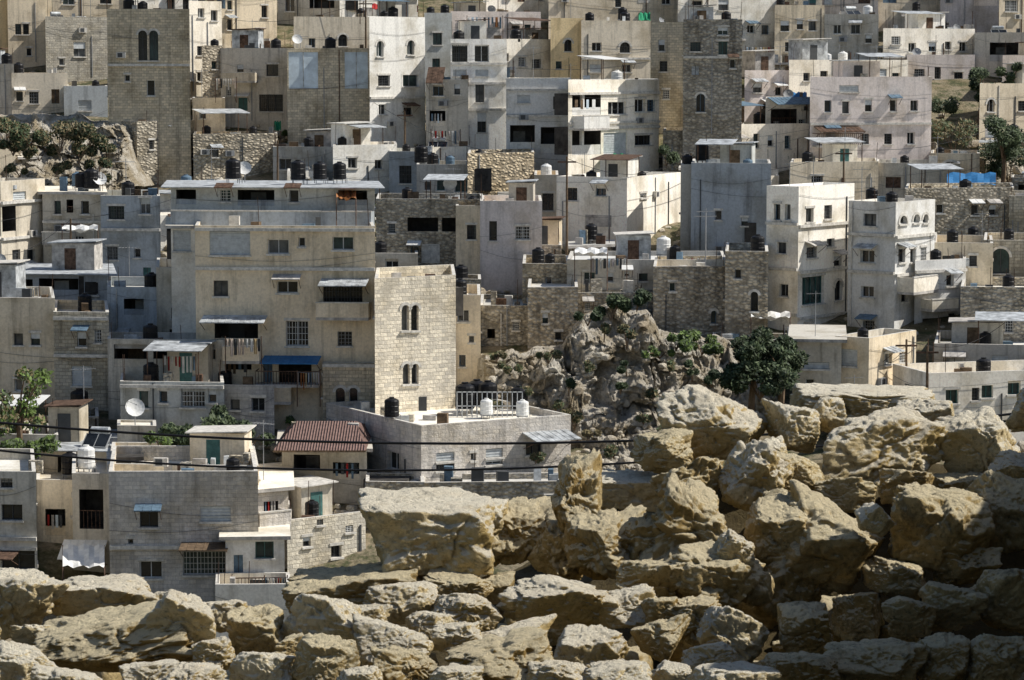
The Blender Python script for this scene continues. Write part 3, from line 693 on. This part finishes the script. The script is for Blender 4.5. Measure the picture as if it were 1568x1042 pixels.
# ---- clay tiled gable roof on the small house
b=MB(); D=138.5
A=at(418,690,D);B_=at(560,690,D);c1=at(455,645,D+4);c2=at(545,645,D+4)
A2=A+Vector((0,9,0));B2=B_+Vector((0,9,0))
b.poly([A,B_,c2,c1],'tile');b.poly([B_,B2,c2],'tile');b.poly([B2,A2,c1,c2],'tile');b.poly([A2,A,c1],'tile')
b.poly([A-Vector((0,0,.1)),A2-Vector((0,0,.1)),B2-Vector((0,0,.1)),B_-Vector((0,0,.1))],'wood')
for P,Q in((A,B_),(B_,B2),(A2,A)): b.poly([P-Vector((0,0,.1)),Q-Vector((0,0,.1)),Q,P],'wood')
b.obj('clay_tile_roof',A)

# ---------------- ground ----------------
xs=np.linspace(-400,400,200); ys=np.concatenate([np.linspace(-60,20,30),np.linspace(22,118,40),np.linspace(119,340,230),np.linspace(345,700,40)])
X,Y=np.meshgrid(xs,ys); P=np.stack([X.ravel(),Y.ravel(),np.zeros(X.size)],1)
Z=gz(P[:,1]); far=np.clip((P[:,1]-30)/60,0,1); Z=Z+far*(fbm(P*.06,4)*.9+fbm(P*.4,3)*.25-.4)
P[:,2]=Z; nx=len(xs); ny=len(ys); I=np.arange(nx*ny).reshape(ny,nx)
Fc=np.stack([I[:-1,:-1].ravel(),I[:-1,1:].ravel(),I[1:,1:].ravel(),I[1:,:-1].ravel()],1)
npmesh('ground',P,Fc,'gnd')

# ---------------- cliff ----------------
CLP=[]
def cliff(name,xk,yk,Vk,Dk,Dback,y1,nx,ny,amp,seed):
    px=np.linspace(xk[0],xk[-1],nx); V=np.linspace(-.12,1,ny); PX,VV=np.meshgrid(px,V)
    yt=np.interp(PX,xk,yk)+6*vn(np.stack([PX.ravel()*.05,PX.ravel()*0,PX.ravel()*0],1)).reshape(PX.shape)
    PYY=yt+(y1-yt)*np.clip(VV,0,1)
    D=np.interp(VV,Vk,Dk); back=VV<0; PYY=np.where(back,yt-(-VV/.12)*3,PYY); D=np.where(back,Dk[0]+(Dback-Dk[0])*(-VV/.12),D)
    a=(PX-CX)/F; bb=(CY-PYY)/F; dy=cp+bb*sp; dz=-sp+bb*cp
    P=np.stack([(a*D/dy).ravel(),D.ravel(),(dz*D/dy).ravel()],1)
    q=P*np.array([1,1,.8])+seed
    q=q+.6*np.stack([vn(q*.7),vn(q*.7+31),vn(q*.7+57)],1)
    cell=np.floor(q*np.array([.45,.45,.7])); bl=_h(cell[:,0].astype(np.int64),cell[:,1].astype(np.int64)*0,cell[:,2].astype(np.int64))
    cell2=np.floor(q*np.array([1.3,1.3,1.9])+.3); bl2=_h(cell2[:,0].astype(np.int64),cell2[:,1].astype(np.int64)*0,cell2[:,2].astype(np.int64)+7)
    disp=ridge(q*.13,4)*amp*.9+bl*1.2+bl2*.5+ridge(q*.6+3,5)*amp*.30+ridge(q*2.2,3)*.14
    U=(PX-xk[0])/(xk[-1]-xk[0]); ed=(np.minimum(1,8*np.minimum(U,1-U))*np.clip(1-np.maximum(-VV,0)*9,0,1)).ravel()
    P[:,1]-=disp*ed-.9; P[:,2]+=fbm(q*.9,5,.6)*.3*ed
    P[:,1]+=((1-np.minimum(1,10*np.minimum(U,1-U)))*9).ravel()
    I=np.arange(nx*ny).reshape(ny,nx); Fc=np.stack([I[1:,:-1].ravel(),I[1:,1:].ravel(),I[:-1,1:].ravel(),I[:-1,:-1].ravel()],1)
    npmesh(name,P,Fc,'cliff',smooth=False); CLP.append(P.reshape(ny,nx,3))
cliff('rock_cliff',[690,735,800,860,890,930,990,1008,1060,1112,1160,1230],[610,552,540,528,484,472,476,506,512,526,560,600],[0,.25,.5,.7,.85,1],[155,153.5,151.5,149,145.5,140],166,760,520,320,1.5,3.3)
cliff('rock_outcrop',[-80,0,100,190,230],[180,186,180,190,215],[0,.5,1],[206,203,199],214,290,200,120,.7,9.3)

# ---------------- vegetation ----------------
def leaves(b,c,rad,n,size,mats):
    c=Vector(c)
    for i in range(n):
        while 1:
            v=Vector((R.uniform(-1,1),R.uniform(-1,1),R.uniform(-1,1)))
            if v.length<1: break
        v=v*(.55+.45*R.random())/max(v.length,.3)*min(1,v.length+.35)
        p=c+Vector((v.x*rad[0],v.y*rad[1],v.z*rad[2]))
        a=Vector((R.gauss(0,1),R.gauss(0,1),R.gauss(0,1))).normalized(); q=a.orthogonal().normalized(); s=size*R.uniform(.6,1.4)
        b.poly([p-a*s,p-q*s*.45,p+a*s,p+q*s*.45],R.choice(mats),[(0,0)]*4)
def tree(name,px,ytop,ybase,w,mats=('lf','lf','lfd'),D=None,dens=1.0,leaf=.14):
    D=D or Dof(ybase); base=at(px,ybase,D); top=at(px,ytop,D); Hh=top.z-base.z; rw=(w/F*D)/2
    b=MB(); tp=base+Vector((0,0,Hh*.45)); b.tube([base-Vector((0,0,1)),base+Vector((.1,0,Hh*.2)),tp],[.2,.16,.11],'wood',7)
    n=int(9+rw*3)
    for i in range(n):
        t=R.uniform(0,6.28); rr=rw*R.uniform(.2,.85); c=base+Vector((math.cos(t)*rr,math.sin(t)*rr,Hh*R.uniform(.3,.88)))
        b.tube([base+Vector((.05,0,Hh*R.uniform(.2,.42))),(tp+c)/2+Vector((0,0,-.1)),c],[.08,.05,.02],'wood',5)
        s=rw*R.uniform(.25,.48); leaves(b,c,(s,s,s*.8),int(260*dens*max(1,s)),leaf,mats if R.random()<.7 else mats[-1:])
    b.obj(name,base)
def bush(name,px,py,w,h,mats=('lf','lfd'),D=None,n=900,leaf=.13):
    D=D or Dof(py+h/2); c=at(px,py,D); b=MB(); rw=w/F*D/2; rh=h/F*D/2
    k=max(3,int(w/14))
    for i in range(k):
        q=c+Vector((R.uniform(-.8,.8)*rw,R.uniform(-1,1)*min(rw,1.2),R.uniform(-.6,.4)*rh)); b.tube([c-Vector((0,0,rh*1.3)),(q+c)/2,q],[.05,.03,.01],'wood',4)
        s=min(rw,rh*1.3)*R.uniform(.35,.65); leaves(b,q,(s,s,s*.85),n//k,leaf,mats)
    b.obj(name,c)
tree('olive_tree',1150,500,605,85,D=147,mats=('lf','lfd','lfd')); tree('olive_tree',1195,512,605,90,D=147,dens=1.2,mats=('lf','lfd'))
bush('shrub',1165,575,140,60,D=146.5,n=3000,mats=('lfd','lf'))
tree('almond_tree',28,545,700,95,('lf','dry','lfl'),D=140,dens=.6); tree('olive_tree',345,620,715,100,('lfd','lf'),D=142.5)
tree('olive_tree',275,650,720,70,('lfd','lf'),D=141.8);bush('shrub',385,662,70,36,('lf','lfd'),D=141,n=1500)
bush('shrub',40,690,90,40,('lf','lfl'),D=139,n=1500);bush('shrub',245,672,36,26,('lfl','lf'),D=140)
tree('cypress_tree',1535,175,275,85,('lfd','lf'),D=203); tree('olive_tree',1500,100,170,50,('lf','lfd'),D=222);tree('olive_tree',1548,95,150,40,('lfd','lf'),D=224)
bush('shrub',1460,205,60,50,('dry','lf'),D=214,n=1200); bush('shrub',1545,245,70,60,('lfd',),D=205,n=2500);bush('shrub',1445,160,50,34,('lf','lfd'),D=222,n=1200);bush('shrub',1450,190,70,30,('dry','lf'),D=216,n=1400)
for x,y,w,h in((10,192,60,34),(45,200,70,44),(90,204,80,50),(140,206,60,44),(60,230,60,26),(20,222,60,26),(120,232,60,30),(150,250,40,30),(85,255,60,24),(165,225,30,50),(150,272,40,24),(30,258,50,20)): bush('shrub',x,y,w,h,R.choice([('lfd','dry'),('lfd','lf','dry'),('dry','lfd','lfd')]),D=198,n=1700)
bush('shrub',316,168,34,40,('lfl','lf'),D=222,n=900); bush('shrub',1020,235,40,34,('lf','lfd'),D=204,n=900)
for x,y,w,h,m in((975,452,36,40,('lfd',)),(935,468,60,36,('lfd','lf')),(900,485,46,22,('lfd',)),(1035,518,76,30,('lfl','lf')),(1075,528,56,24,('lf','lfl')),(1010,538,60,18,('lfl','lf')),(960,510,26,40,('lfd','dry')),(925,505,20,30,('lf','dry')),(780,562,40,16,('dry','lf')),(840,545,40,18,('dry','lf')),(880,640,30,30,('lfd','dry')),(850,620,20,20,('lf','dry')),(1000,600,26,20,('lfd','dry')),(900,560,18,16,('lf','dry')),(940,690,40,20,('dry','lf')),(820,700,30,16,('lf','dry')),(1100,620,40,30,('lfd','lf')),(760,545,30,14,('dry','lf')),(1060,560,20,40,('lfd','lf')),(1090,575,26,30,('lfd',)),(1025,560,16,24,('dry','lf')),(985,640,24,16,('dry','lf')),(900,665,40,14,('dry',)),(870,590,22,26,('lfd',)),(950,590,16,22,('lfd','lf')),(800,600,26,16,('dry','lf')),(760,620,24,12,('dry','lf')),(960,560,26,26,('lfd',)),(1010,660,30,16,('lf','dry'))):
    bush('shrub',x,y,w,h,m,D=149 if y<560 else (146 if y<660 else 141),n=int(500+w*h*.6))
bush('shrub',1240,520,50,26,('lf','lfd'),D=160)
for i in range(110):
    y=R.uniform(120,730); x=R.uniform(0,1568)
    if 720<x<1230 and y>450: continue
    bush('shrub',x,y+2,R.uniform(12,34),R.uniform(9,20),R.choice([('lf','lfd'),('dry','lf'),('lfd',),('lfl','lf')]),D=Dof(y),n=260,leaf=.15)

# ---------------- rocks ----------------
ICO={}
def ico(l):
    if l not in ICO:
        bm=bmesh.new(); bmesh.ops.create_icosphere(bm,subdivisions=l,radius=1)
        ICO[l]=(np.array([v.co[:] for v in bm.verts]),np.array([[v.index for v in f.verts] for f in bm.faces])); bm.free()
    return ICO[l]
def rockV(l,seed,rough=.1,blocky=1.0,fine=True,asp=(1,1,1)):
    rs=np.random.RandomState(seed); d,f=ico(l)
    ns=[];hs=[]; jit=.11 if blocky>=2 else .24
    for ax in range(3):
        for s in(-1,1):
            v=rs.normal(0,jit,3); v[ax]+=s; ns.append(v/np.linalg.norm(v)); hs.append(rs.uniform(.6,.8) if blocky<2 else rs.uniform(.6,.66))
    for _ in range(7 if blocky>=2 else 12):
        v=rs.normal(0,1,3); ns.append(v/np.linalg.norm(v)); hs.append(rs.uniform(.74,1.0) if blocky<2 else rs.uniform(.82,.95))
    q=np.clip(d@np.array(ns).T,0,None)/np.array(hs)
    k=44
    r=(q**k).sum(1)**(-1/k)
    P=d*r[:,None]; o=rs.uniform(0,50,3); A=P*np.array(asp)   # noise runs in true proportions
    disp=rough*(fbm(A*1.3+o,2)*.6+ridge(A*2.0+o,2)*.18)
    if fine:
        w=A+.12*np.stack([vn(A*3+o),vn(A*3+o+9),vn(A*3+o+21)],1)
        chip=np.clip(fbm(w*2.6+o+40,3),.05,1)-.05
        disp=disp-chip*max(rough,.1)*1.35+rough*.16*ridge(w*6+o,3)+.026*fbm(w*13+o,4,.7)+.012*fbm(A*40+o,2)
        pit=np.clip(vn(w*8+o+7)-.38,0,1); disp=disp-pit*.15
        cr=np.clip(.06-np.abs(vn(w*1.3+o+70)),0,.06); disp=disp-cr*1.4
    P=P*(1+disp)[:,None]
    mn=P.min(0);mx=P.max(0); P=(P-(mn+mx)/2)/((mx-mn)/2)
    return P,f
def Dr(y): return float(np.interp(y,[560,600,650,700,800,900,950,1042,1100],[13.6,13.1,12.7,12.3,11.5,10.7,10.1,9.0,8.5]))
def rock(px,py,w,h,rough=.12,tilt=0,mat='rock',D=None,blocky=1,dep=None,seed=None):
    D=D or Dr(py)
    if px>1170 and py>850: D+=.35
    c=at(px,py,D); s=D/F; dd=(dep or max(w*.42,h*.6))
    g=(w/2*dd*h/2)**(1/3)
    P,f=rockV(6 if w>60 else 5,seed if seed else R.randint(0,10**6),rough,blocky,True,(w/2/g,dd/g,h/2/g))
    P=P*np.array([w/2*s,dd*s,h/2*s])
    t=math.radians(tilt); ca,sa=math.cos(t),math.sin(t)
    P=np.stack([P[:,0]*ca+P[:,2]*sa,P[:,1],-P[:,0]*sa+P[:,2]*ca],1)
    npmesh('limestone_boulder',P,f,mat,c)
RK=[(1015,690,96,76,.12,10,'rockd'),(1090,652,182,124,.12,4,'rock',12.7),(1212,656,86,84,.12,0,'rock'),(1320,616,220,46,.07,1,'rock',13.6,2),(1268,634,60,60,.2,20,'rock'),
(1344,692,220,120,.14,-4,'rock',12.4),(1500,686,130,115,.1,-14,'rock'),(1556,720,90,60,.12,10,'rock'),(1210,725,110,60,.15,5,'rockd'),(1420,640,110,66,.12,5,'rock',13.3),
(1150,728,95,120,.3,35,'rock',11.9),(1060,745,120,90,.22,-20,'rockd'),(1185,690,50,44,.2,0,'rock'),(1550,790,150,140,.12,5,'rockd'),(1432,812,165,140,.14,5,'rockd'),
(1275,832,170,155,.13,12,'rockd'),(1188,820,100,125,.12,-5,'rockd'),(1060,815,150,150,.25,25,'rockd',11.3),(1340,795,60,50,.2,20,'rock',11.0),
(965,752,125,56,.1,3,'rock',12.4,2),(890,768,92,140,.28,-12,'rockd',11.5),(860,830,110,130,.2,10,'rockd',11.7),(795,812,120,104,.15,0,'rockd',11.9),(650,816,222,122,.09,2,'rock',11.3,2,150),
(735,796,90,60,.12,0,'rock',11.8),(925,835,130,120,.2,5,'rockd'),(985,830,80,90,.2,0,'rockd'),(1090,885,170,120,.22,10,'rockd'),(1130,845,70,60,.25,20,'rock',10.8),(1000,890,120,70,.16,0,'rockd'),
(1480,760,100,70,.15,0,'rockd',12.2),(1390,745,90,60,.15,5,'rockd'),(1290,755,100,60,.15,0,'rockd'),
(548,908,225,80,.1,-3,'rockd',11.0),(612,922,125,66,.14,-6,'rock',10.5),(715,932,115,56,.14,5,'rock',10.4),(855,925,195,80,.14,4,'rock',10.5),(700,895,120,50,.15,0,'rockd',10.9),
(960,935,110,70,.15,-6,'rock',10.5),(1125,975,110,90,.16,35,'rock',10.2),(1205,895,110,115,.14,0,'rockd',10.9),(1060,955,100,80,.2,0,'rockd',10.4),(1235,965,90,85,.15,0,'rockd'),(1315,940,85,80,.15,-4,'rockd',10.7),
(1390,945,90,70,.15,0,'rockd'),(1460,930,100,80,.15,0,'rockd'),(1540,920,110,120,.15,0,'rockd'),(1340,1015,170,70,.16,-4,'rockd'),(1440,1010,90,80,.16,0,'rockd'),(1525,1010,110,90,.16,0,'rockd'),(1225,1030,120,60,.15,0,'rockd'),
(1370,885,110,70,.15,0,'rockd'),(1480,870,110,70,.15,0,'rockd'),
(30,925,150,106,.15,10,'rock',10.6),(160,917,180,62,.12,0,'rock',10.8),(180,975,280,88,.13,-9,'rockd',9.9,1,150),(282,955,110,104,.12,10,'rock',9.75),(350,945,80,56,.14,0,'rock'),(395,975,95,90,.15,0,'rockd',9.9),(492,965,130,115,.12,15,'rock',9.9),
(600,985,130,75,.15,0,'rock'),(500,1018,110,85,.18,0,'rockd',9.2),(400,1030,110,70,.15,0,'rock',9.3),(620,1025,110,80,.16,0,'rockd',9.2),(770,1015,180,85,.18,-4,'rockd',9.2),(700,980,90,60,.15,0,'rock',9.8),(790,978,130,66,.15,0,'rock',9.8),
(905,1000,120,84,.15,0,'rock',9.6),(1012,978,95,80,.15,0,'rockd',9.7),(1085,1010,95,60,.15,0,'rock',9.5),(950,1045,120,60,.15,0,'rock',9.0),(1120,1048,160,60,.15,0,'rock',9.0),(30,1015,130,70,.15,0,'rock',9.4),(110,1045,130,60,.15,0,'rock',9.0),
(290,1045,130,60,.15,0,'rock',9.0),(230,1035,100,50,.15,0,'rock',9.2),(60,975,80,50,.15,0,'rock',10),(560,950,70,50,.15,0,'rock',10.2),(850,1040,110,60,.15,0,'rock',9.1),(660,960,80,50,.15,0,'rock',10.1),(440,1000,60,60,.15,0,'rockd',9.5),
(250,925,60,40,.15,0,'rock',10.7),(760,900,60,50,.15,0,'rockd',11),(1160,900,60,60,.15,0,'rockd',10.9),(330,1000,70,60,.15,0,'rock',9.6),(550,1045,80,50,.15,0,'rock',9),(700,1045,90,50,.15,0,'rock',8.9),(1030,1040,70,50,.15,0,'rock',9.1),(1010,935,60,50,.15,0,'rockd',10.4),
(1650,720,170,150,.12,0,'rock'),(1660,860,190,150,.12,0,'rockd'),(1640,620,200,90,.12,0,'rock',13),(1800,680,200,200,.12,0,'rock'),(1640,960,120,120,.12,0,'rockd',9.8),
(-80,960,160,120,.12,0,'rock'),(-90,1050,180,100,.12,0,'rock')]
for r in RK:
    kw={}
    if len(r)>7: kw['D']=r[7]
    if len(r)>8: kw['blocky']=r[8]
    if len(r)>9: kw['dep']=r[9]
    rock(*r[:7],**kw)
# unseen boulders added right of the frame, tall enough to shade the lower-right stones
for (x,y,z,a,b_,c) in ((3.1,11.6,-1.45,.6,.7,.62),(2.8,10.6,-1.35,.55,.7,.9),(2.6,9.6,-1.2,.55,.7,1.1),(2.45,8.6,-1.1,.55,.7,1.25),(2.35,7.6,-1.1,.6,.6,1.25),(3.5,10.0,-1.2,.6,1.6,1.),(2.25,6.8,-1.3,.5,.5,1.0)):
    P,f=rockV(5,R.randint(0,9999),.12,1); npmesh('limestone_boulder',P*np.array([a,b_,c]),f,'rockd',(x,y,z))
# mound under the stones
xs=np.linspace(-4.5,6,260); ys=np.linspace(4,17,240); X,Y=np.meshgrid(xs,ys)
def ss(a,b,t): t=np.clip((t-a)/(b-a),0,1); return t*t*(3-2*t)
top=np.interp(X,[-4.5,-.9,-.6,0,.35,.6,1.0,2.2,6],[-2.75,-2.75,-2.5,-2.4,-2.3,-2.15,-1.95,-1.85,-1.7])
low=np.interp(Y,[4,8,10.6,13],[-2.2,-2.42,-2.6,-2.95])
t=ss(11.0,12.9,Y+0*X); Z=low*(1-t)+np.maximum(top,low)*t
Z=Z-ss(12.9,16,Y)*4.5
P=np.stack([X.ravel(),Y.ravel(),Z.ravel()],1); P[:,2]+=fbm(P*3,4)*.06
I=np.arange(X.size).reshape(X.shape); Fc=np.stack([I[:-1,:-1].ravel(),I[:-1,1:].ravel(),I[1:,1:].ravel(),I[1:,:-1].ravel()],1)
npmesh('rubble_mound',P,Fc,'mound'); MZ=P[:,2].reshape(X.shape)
def scatter(name,pts,sizes,mat,l=3,nv=8,seed=0,fine=False):
    base=[rockV(l,seed+77+i,.14,1,fine) for i in range(nv)]; VV=[];FF=[];o=0
    for p,s in zip(pts,sizes):
        V,f=base[R.randrange(nv)]; a=R.uniform(0,6.28); ca,sa=math.cos(a),math.sin(a)
        q=V*np.array([s*R.uniform(.7,1.2),s*R.uniform(.7,1.1),s*R.uniform(.5,.85)]); q=np.stack([q[:,0]*ca-q[:,1]*sa,q[:,0]*sa+q[:,1]*ca,q[:,2]],1)+np.array(p)
        VV.append(q);FF.append(f+o);o+=len(V)
    return npmesh(name,np.concatenate(VV),np.concatenate(FF),mat,smooth=l>2)
pts=[];sz=[]
for i in range(650):
    ix=R.randrange(260);iy=R.randrange(60,150); s=R.choice([.03,.05,.07,.09,.13,.16]); pts.append((X[iy,ix],Y[iy,ix],MZ[iy,ix]+s*.3)); sz.append(s)
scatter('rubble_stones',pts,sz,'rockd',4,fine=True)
pts=[];sz=[]
for i in range(5000):
    y=R.uniform(60,780); x=R.uniform(-60,1640)
    if 700<x<1230 and y>450: continue
    D=Dof(y)+R.uniform(-3,3); X_=(x-CX)/F*D; s=R.choice([.1,.15,.2,.3,.45]); pts.append((X_,D,float(gz(D))-.3+s*.5)); sz.append(s)
for i in range(900): # stones lodged on the cliff and its scree foot
    C=CLP[0]; a=int(C.shape[0]*R.choice([R.uniform(.15,.98),R.uniform(.6,.98)])); b_=int(C.shape[1]*R.uniform(.05,.95)); s=R.choice([.08,.1,.15,.22,.32]); p=C[a,b_]; pts.append((p[0],p[1]-s*.3,p[2]+s*.2)); sz.append(s)
scatter('hillside_rubble',pts,sz,'rub',2)

# ---------------- cables, poles, washing lines, tarps ----------------
def cable(name,P,r=.014,mat='black'):
    cu=bpy.data.curves.new(name,'CURVE'); cu.dimensions='3D'; cu.bevel_depth=r; s=cu.splines.new('POLY'); s.points.add(len(P)-1)
    for i,p in enumerate(P): s.points[i].co=(*p,1)
    cu.materials.append(M[mat]); ob=bpy.data.objects.new(name,cu); sc.collection.objects.link(ob)
def para(xs,ys,D,x0,x1):
    c=np.polyfit(xs,ys,2); return [at(x,float(np.polyval(c,x)),D) for x in np.linspace(x0,x1,50)]
A=para([0,500,970,1568],[648,676,676,632],40,-500,2100); Bc=para([0,250,600,900],[690,711,720,713],41,-500,2100)
cable('power_cable',A,.019);cable('power_cable',Bc,.017)
for e in(0,-1):
    b=MB(); p=A[e]; g=float(gz(40)); b.tube([(p.x,40.5,g-1),(p.x,40.5,p.z+1)],[.16,.11],'wood',10); b.box((p.x-.9,40.4,p.z-.6),(1.8,0,0),(0,.15,0),(0,0,.15),'wood')
    for q in(-.8,0,.8): b.tube([(p.x+q,40.48,p.z-.45),(p.x+q,40.48,p.z-.2)],[.05,.04],'white',6)
    b.obj('utility_pole',(p.x,40.5,g))
for px,yt,yb,D in((868,240,400,176),(1058,235,300,199),(620,170,215,211),(748,100,160,222),(1388,520,640,151),(560,0,60,240),(425,215,300,198),(1292,228,300,196),(1125,640,700,146),(108,335,400,172),(1420,530,600,145)):
    b=MB(); t=at(px,yt,D);g=at(px,yb,D); b.tube([g-Vector((0,0,2)),t],[.1,.06],'wood',7); b.box(t+Vector((-.6,-.05,-.4)),(1.2,0,0),(0,.1,0),(0,0,.1),'rust'); b.obj('utility_pole',g)
for (a,b_) in(((868,243,176),(1058,238,199)),((868,246,176),(560,150,214)),((1058,238,199),(1292,230,196)),((748,102,222),(1125,60,235)),((425,217,198),(108,337,172)),((1388,522,151),(1568,470,160)),((560,3,240),(290,20,238)),((108,337,172),(-60,380,165)),((1292,230,196),(1600,160,215))):
    p=at(*a);q=at(*b_); cable('power_cable',[p.lerp(q,t/16)-Vector((0,0,math.sin(math.pi*t/16)*1.2)) for t in range(17)],.016)
def wash(px0,px1,py,D,n=9):
    b=MB(); p=at(px0,py,D);q=at(px1,py,D); b.tube([p,p.lerp(q,.5)-Vector((0,0,.06)),q],.012,'pipe',4)
    for e in(p,q): b.tube([e-Vector((0,0,1.9)),e+Vector((0,0,.1))],.03,'rust',5)
    for i in range(n):
        t=(i+R.uniform(.1,.3))/n; w=.6/n*R.uniform(.6,1.2); h=R.uniform(.35,1.0); m=R.choice(['red','white','white','blue','white','org','blue','framed','bluel','Y','P'])
        a=p.lerp(q,t)-Vector((0,0,.04)); c=p.lerp(q,t+w)-Vector((0,0,.04)); k=5
        for j in range(k):
            u0,u1=j/k,(j+1)/k; o0=Vector((0,.06*math.sin(u0*9),0));o1=Vector((0,.06*math.sin(u1*9),0)); z=Vector((0,0,-h))
            b.poly([a.lerp(c,u0)+o0,a.lerp(c,u1)+o1,a.lerp(c,u1)+o1*1.8+z,a.lerp(c,u0)+o0*1.8+z],m)
    b.obj('washing_line',p)
for w in((345,400,518,148.3),(543,566,195,209),(405,440,884,127.6),(715,770,26,222),(1142,1180,72,236),(1168,1215,205,213),(330,362,120,214),(660,705,200,209),(500,545,196,210),(1500,1560,318,196),(455,490,570,148),(250,300,545,148),(1300,1350,80,238),(905,960,395,167),(30,60,440,160),(1200,1240,500,160),(1040,1080,395,170),(1260,1300,40,240),(600,640,8,240)):
    wash(*w)
def tarp(px0,px1,y0,y1,D,mat,name='tarpaulin'):
    b=MB(); n=8; a=at(px0,y1,D);c=at(px1,y1,D); a2=at(px0,y0,D+2.5);c2=at(px1,y0,D+2.5)
    g=lambda u,v:a.lerp(c,u).lerp(a2.lerp(c2,u),v)+Vector((0,0,-.3*math.sin(math.pi*u)*math.sin(math.pi*v)+.08*math.sin(u*17+v*5)))
    for i in range(n):
        for j in range(n): b.poly([g(i/n,j/n),g((i+1)/n,j/n),g((i+1)/n,(j+1)/n),g(i/n,(j+1)/n)],mat,[(0,0)]*4)
    for p in(a,c,a2,c2): b.tube([p-Vector((0,0,2.3)),p],.03,'rust',5)
    b.obj(name,a,smooth=True)
tarp(1450,1525,265,283,195,'tarp');tarp(1520,1560,330,346,190,'red');tarp(978,996,20,32,240,'green');tarp(1290,1320,74,84,238,'red');tarp(570,590,6,14,245,'red');tarp(1210,1235,142,150,212,'tarp')
tarp(925,955,236,243,202.5,'green');tarp(420,430,186,200,212,'green');tarp(515,545,292,303,152.6,'org');tarp(95,150,345,352,172,'white');tarp(1150,1210,478,486,160,'white');tarp(880,930,380,388,166,'white')
tarp(96,160,835,868,128.5,'white','awning')
b=MB()
for i,x in enumerate(np.linspace(700,800,14)):
    p=at(x,640,145); b.box(p-Vector((.03,0,1)),(.05,0,0),(0,.05,0),(0,0,2.4),'frame')
p=at(700,640,145);q=at(800,640,145)
for z in(.6,1.35): b.box(p+Vector((0,0,z)),tuple(q-p),(0,.05,0),(0,0,.05),'frame')
b.obj('roof_railing',p)
for k,x,y,D,s in(('tb',712,634,146,.95),('tb',747,631,147,.95),('tb',730,629,147.5,.95),('tb',795,634,146,.85),('tw',745,641,144.5,.6),('tw',800,643,144,.6),('tb',122,640,150,.9),('dw',207,654,144,1.),('tb',140,296,178,.9),('dw',152,296,178,.9),('tb',645,256,199,.9),('tb',357,281,157,.8),('tw',1016,397,170,.8),('tb',1075,252,184,.8),('dw',690,303,183,.9),('dw',375,280,158,.8),('so',150,689,142,.7),('tb',490,281,158,.7),('dw',455,77,215,.8),('tb',520,281,159,.7),('tb',600,645,142,.7)):
    z=at(x,y,D); put(k,z,s,R.uniform(-.3,.3))

# ---------------- light, sky, camera ----------------
el=math.radians(46); S=Vector((math.cos(el)*.995,math.cos(el)*.08,math.sin(el)))
L=bpy.data.lights.new('sun','SUN'); L.energy=5; L.angle=math.radians(.5); L.color=(1,.95,.86)
lo=bpy.data.objects.new('sun',L); lo.rotation_euler=S.to_track_quat('Z','Y').to_euler(); sc.collection.objects.link(lo)
w=bpy.data.worlds.new('World'); sc.world=w; w.use_nodes=True; nt=w.node_tree; bg=nt.nodes['Background']
sky=nt.nodes.new('ShaderNodeTexSky'); sky.sky_type='NISHITA'; sky.sun_disc=False; sky.sun_elevation=el; sky.sun_rotation=math.atan2(S.x,S.y); sky.air_density=1; sky.dust_density=1.0
nt.links.new(sky.outputs[0],bg.inputs[0]); bg.inputs[1].default_value=.085
cam=bpy.data.cameras.new('camera'); cam.lens=36*F/1568; cam.sensor_width=36; cam.clip_end=2000; cam.clip_start=.1
co=bpy.data.objects.new('camera',cam); co.rotation_euler=(math.pi/2-PT,0,0); sc.collection.objects.link(co); sc.camera=co
sc.view_settings.view_transform='Standard'; sc.view_settings.look='None'; sc.view_settings.exposure=0
print('houses',len(HB))
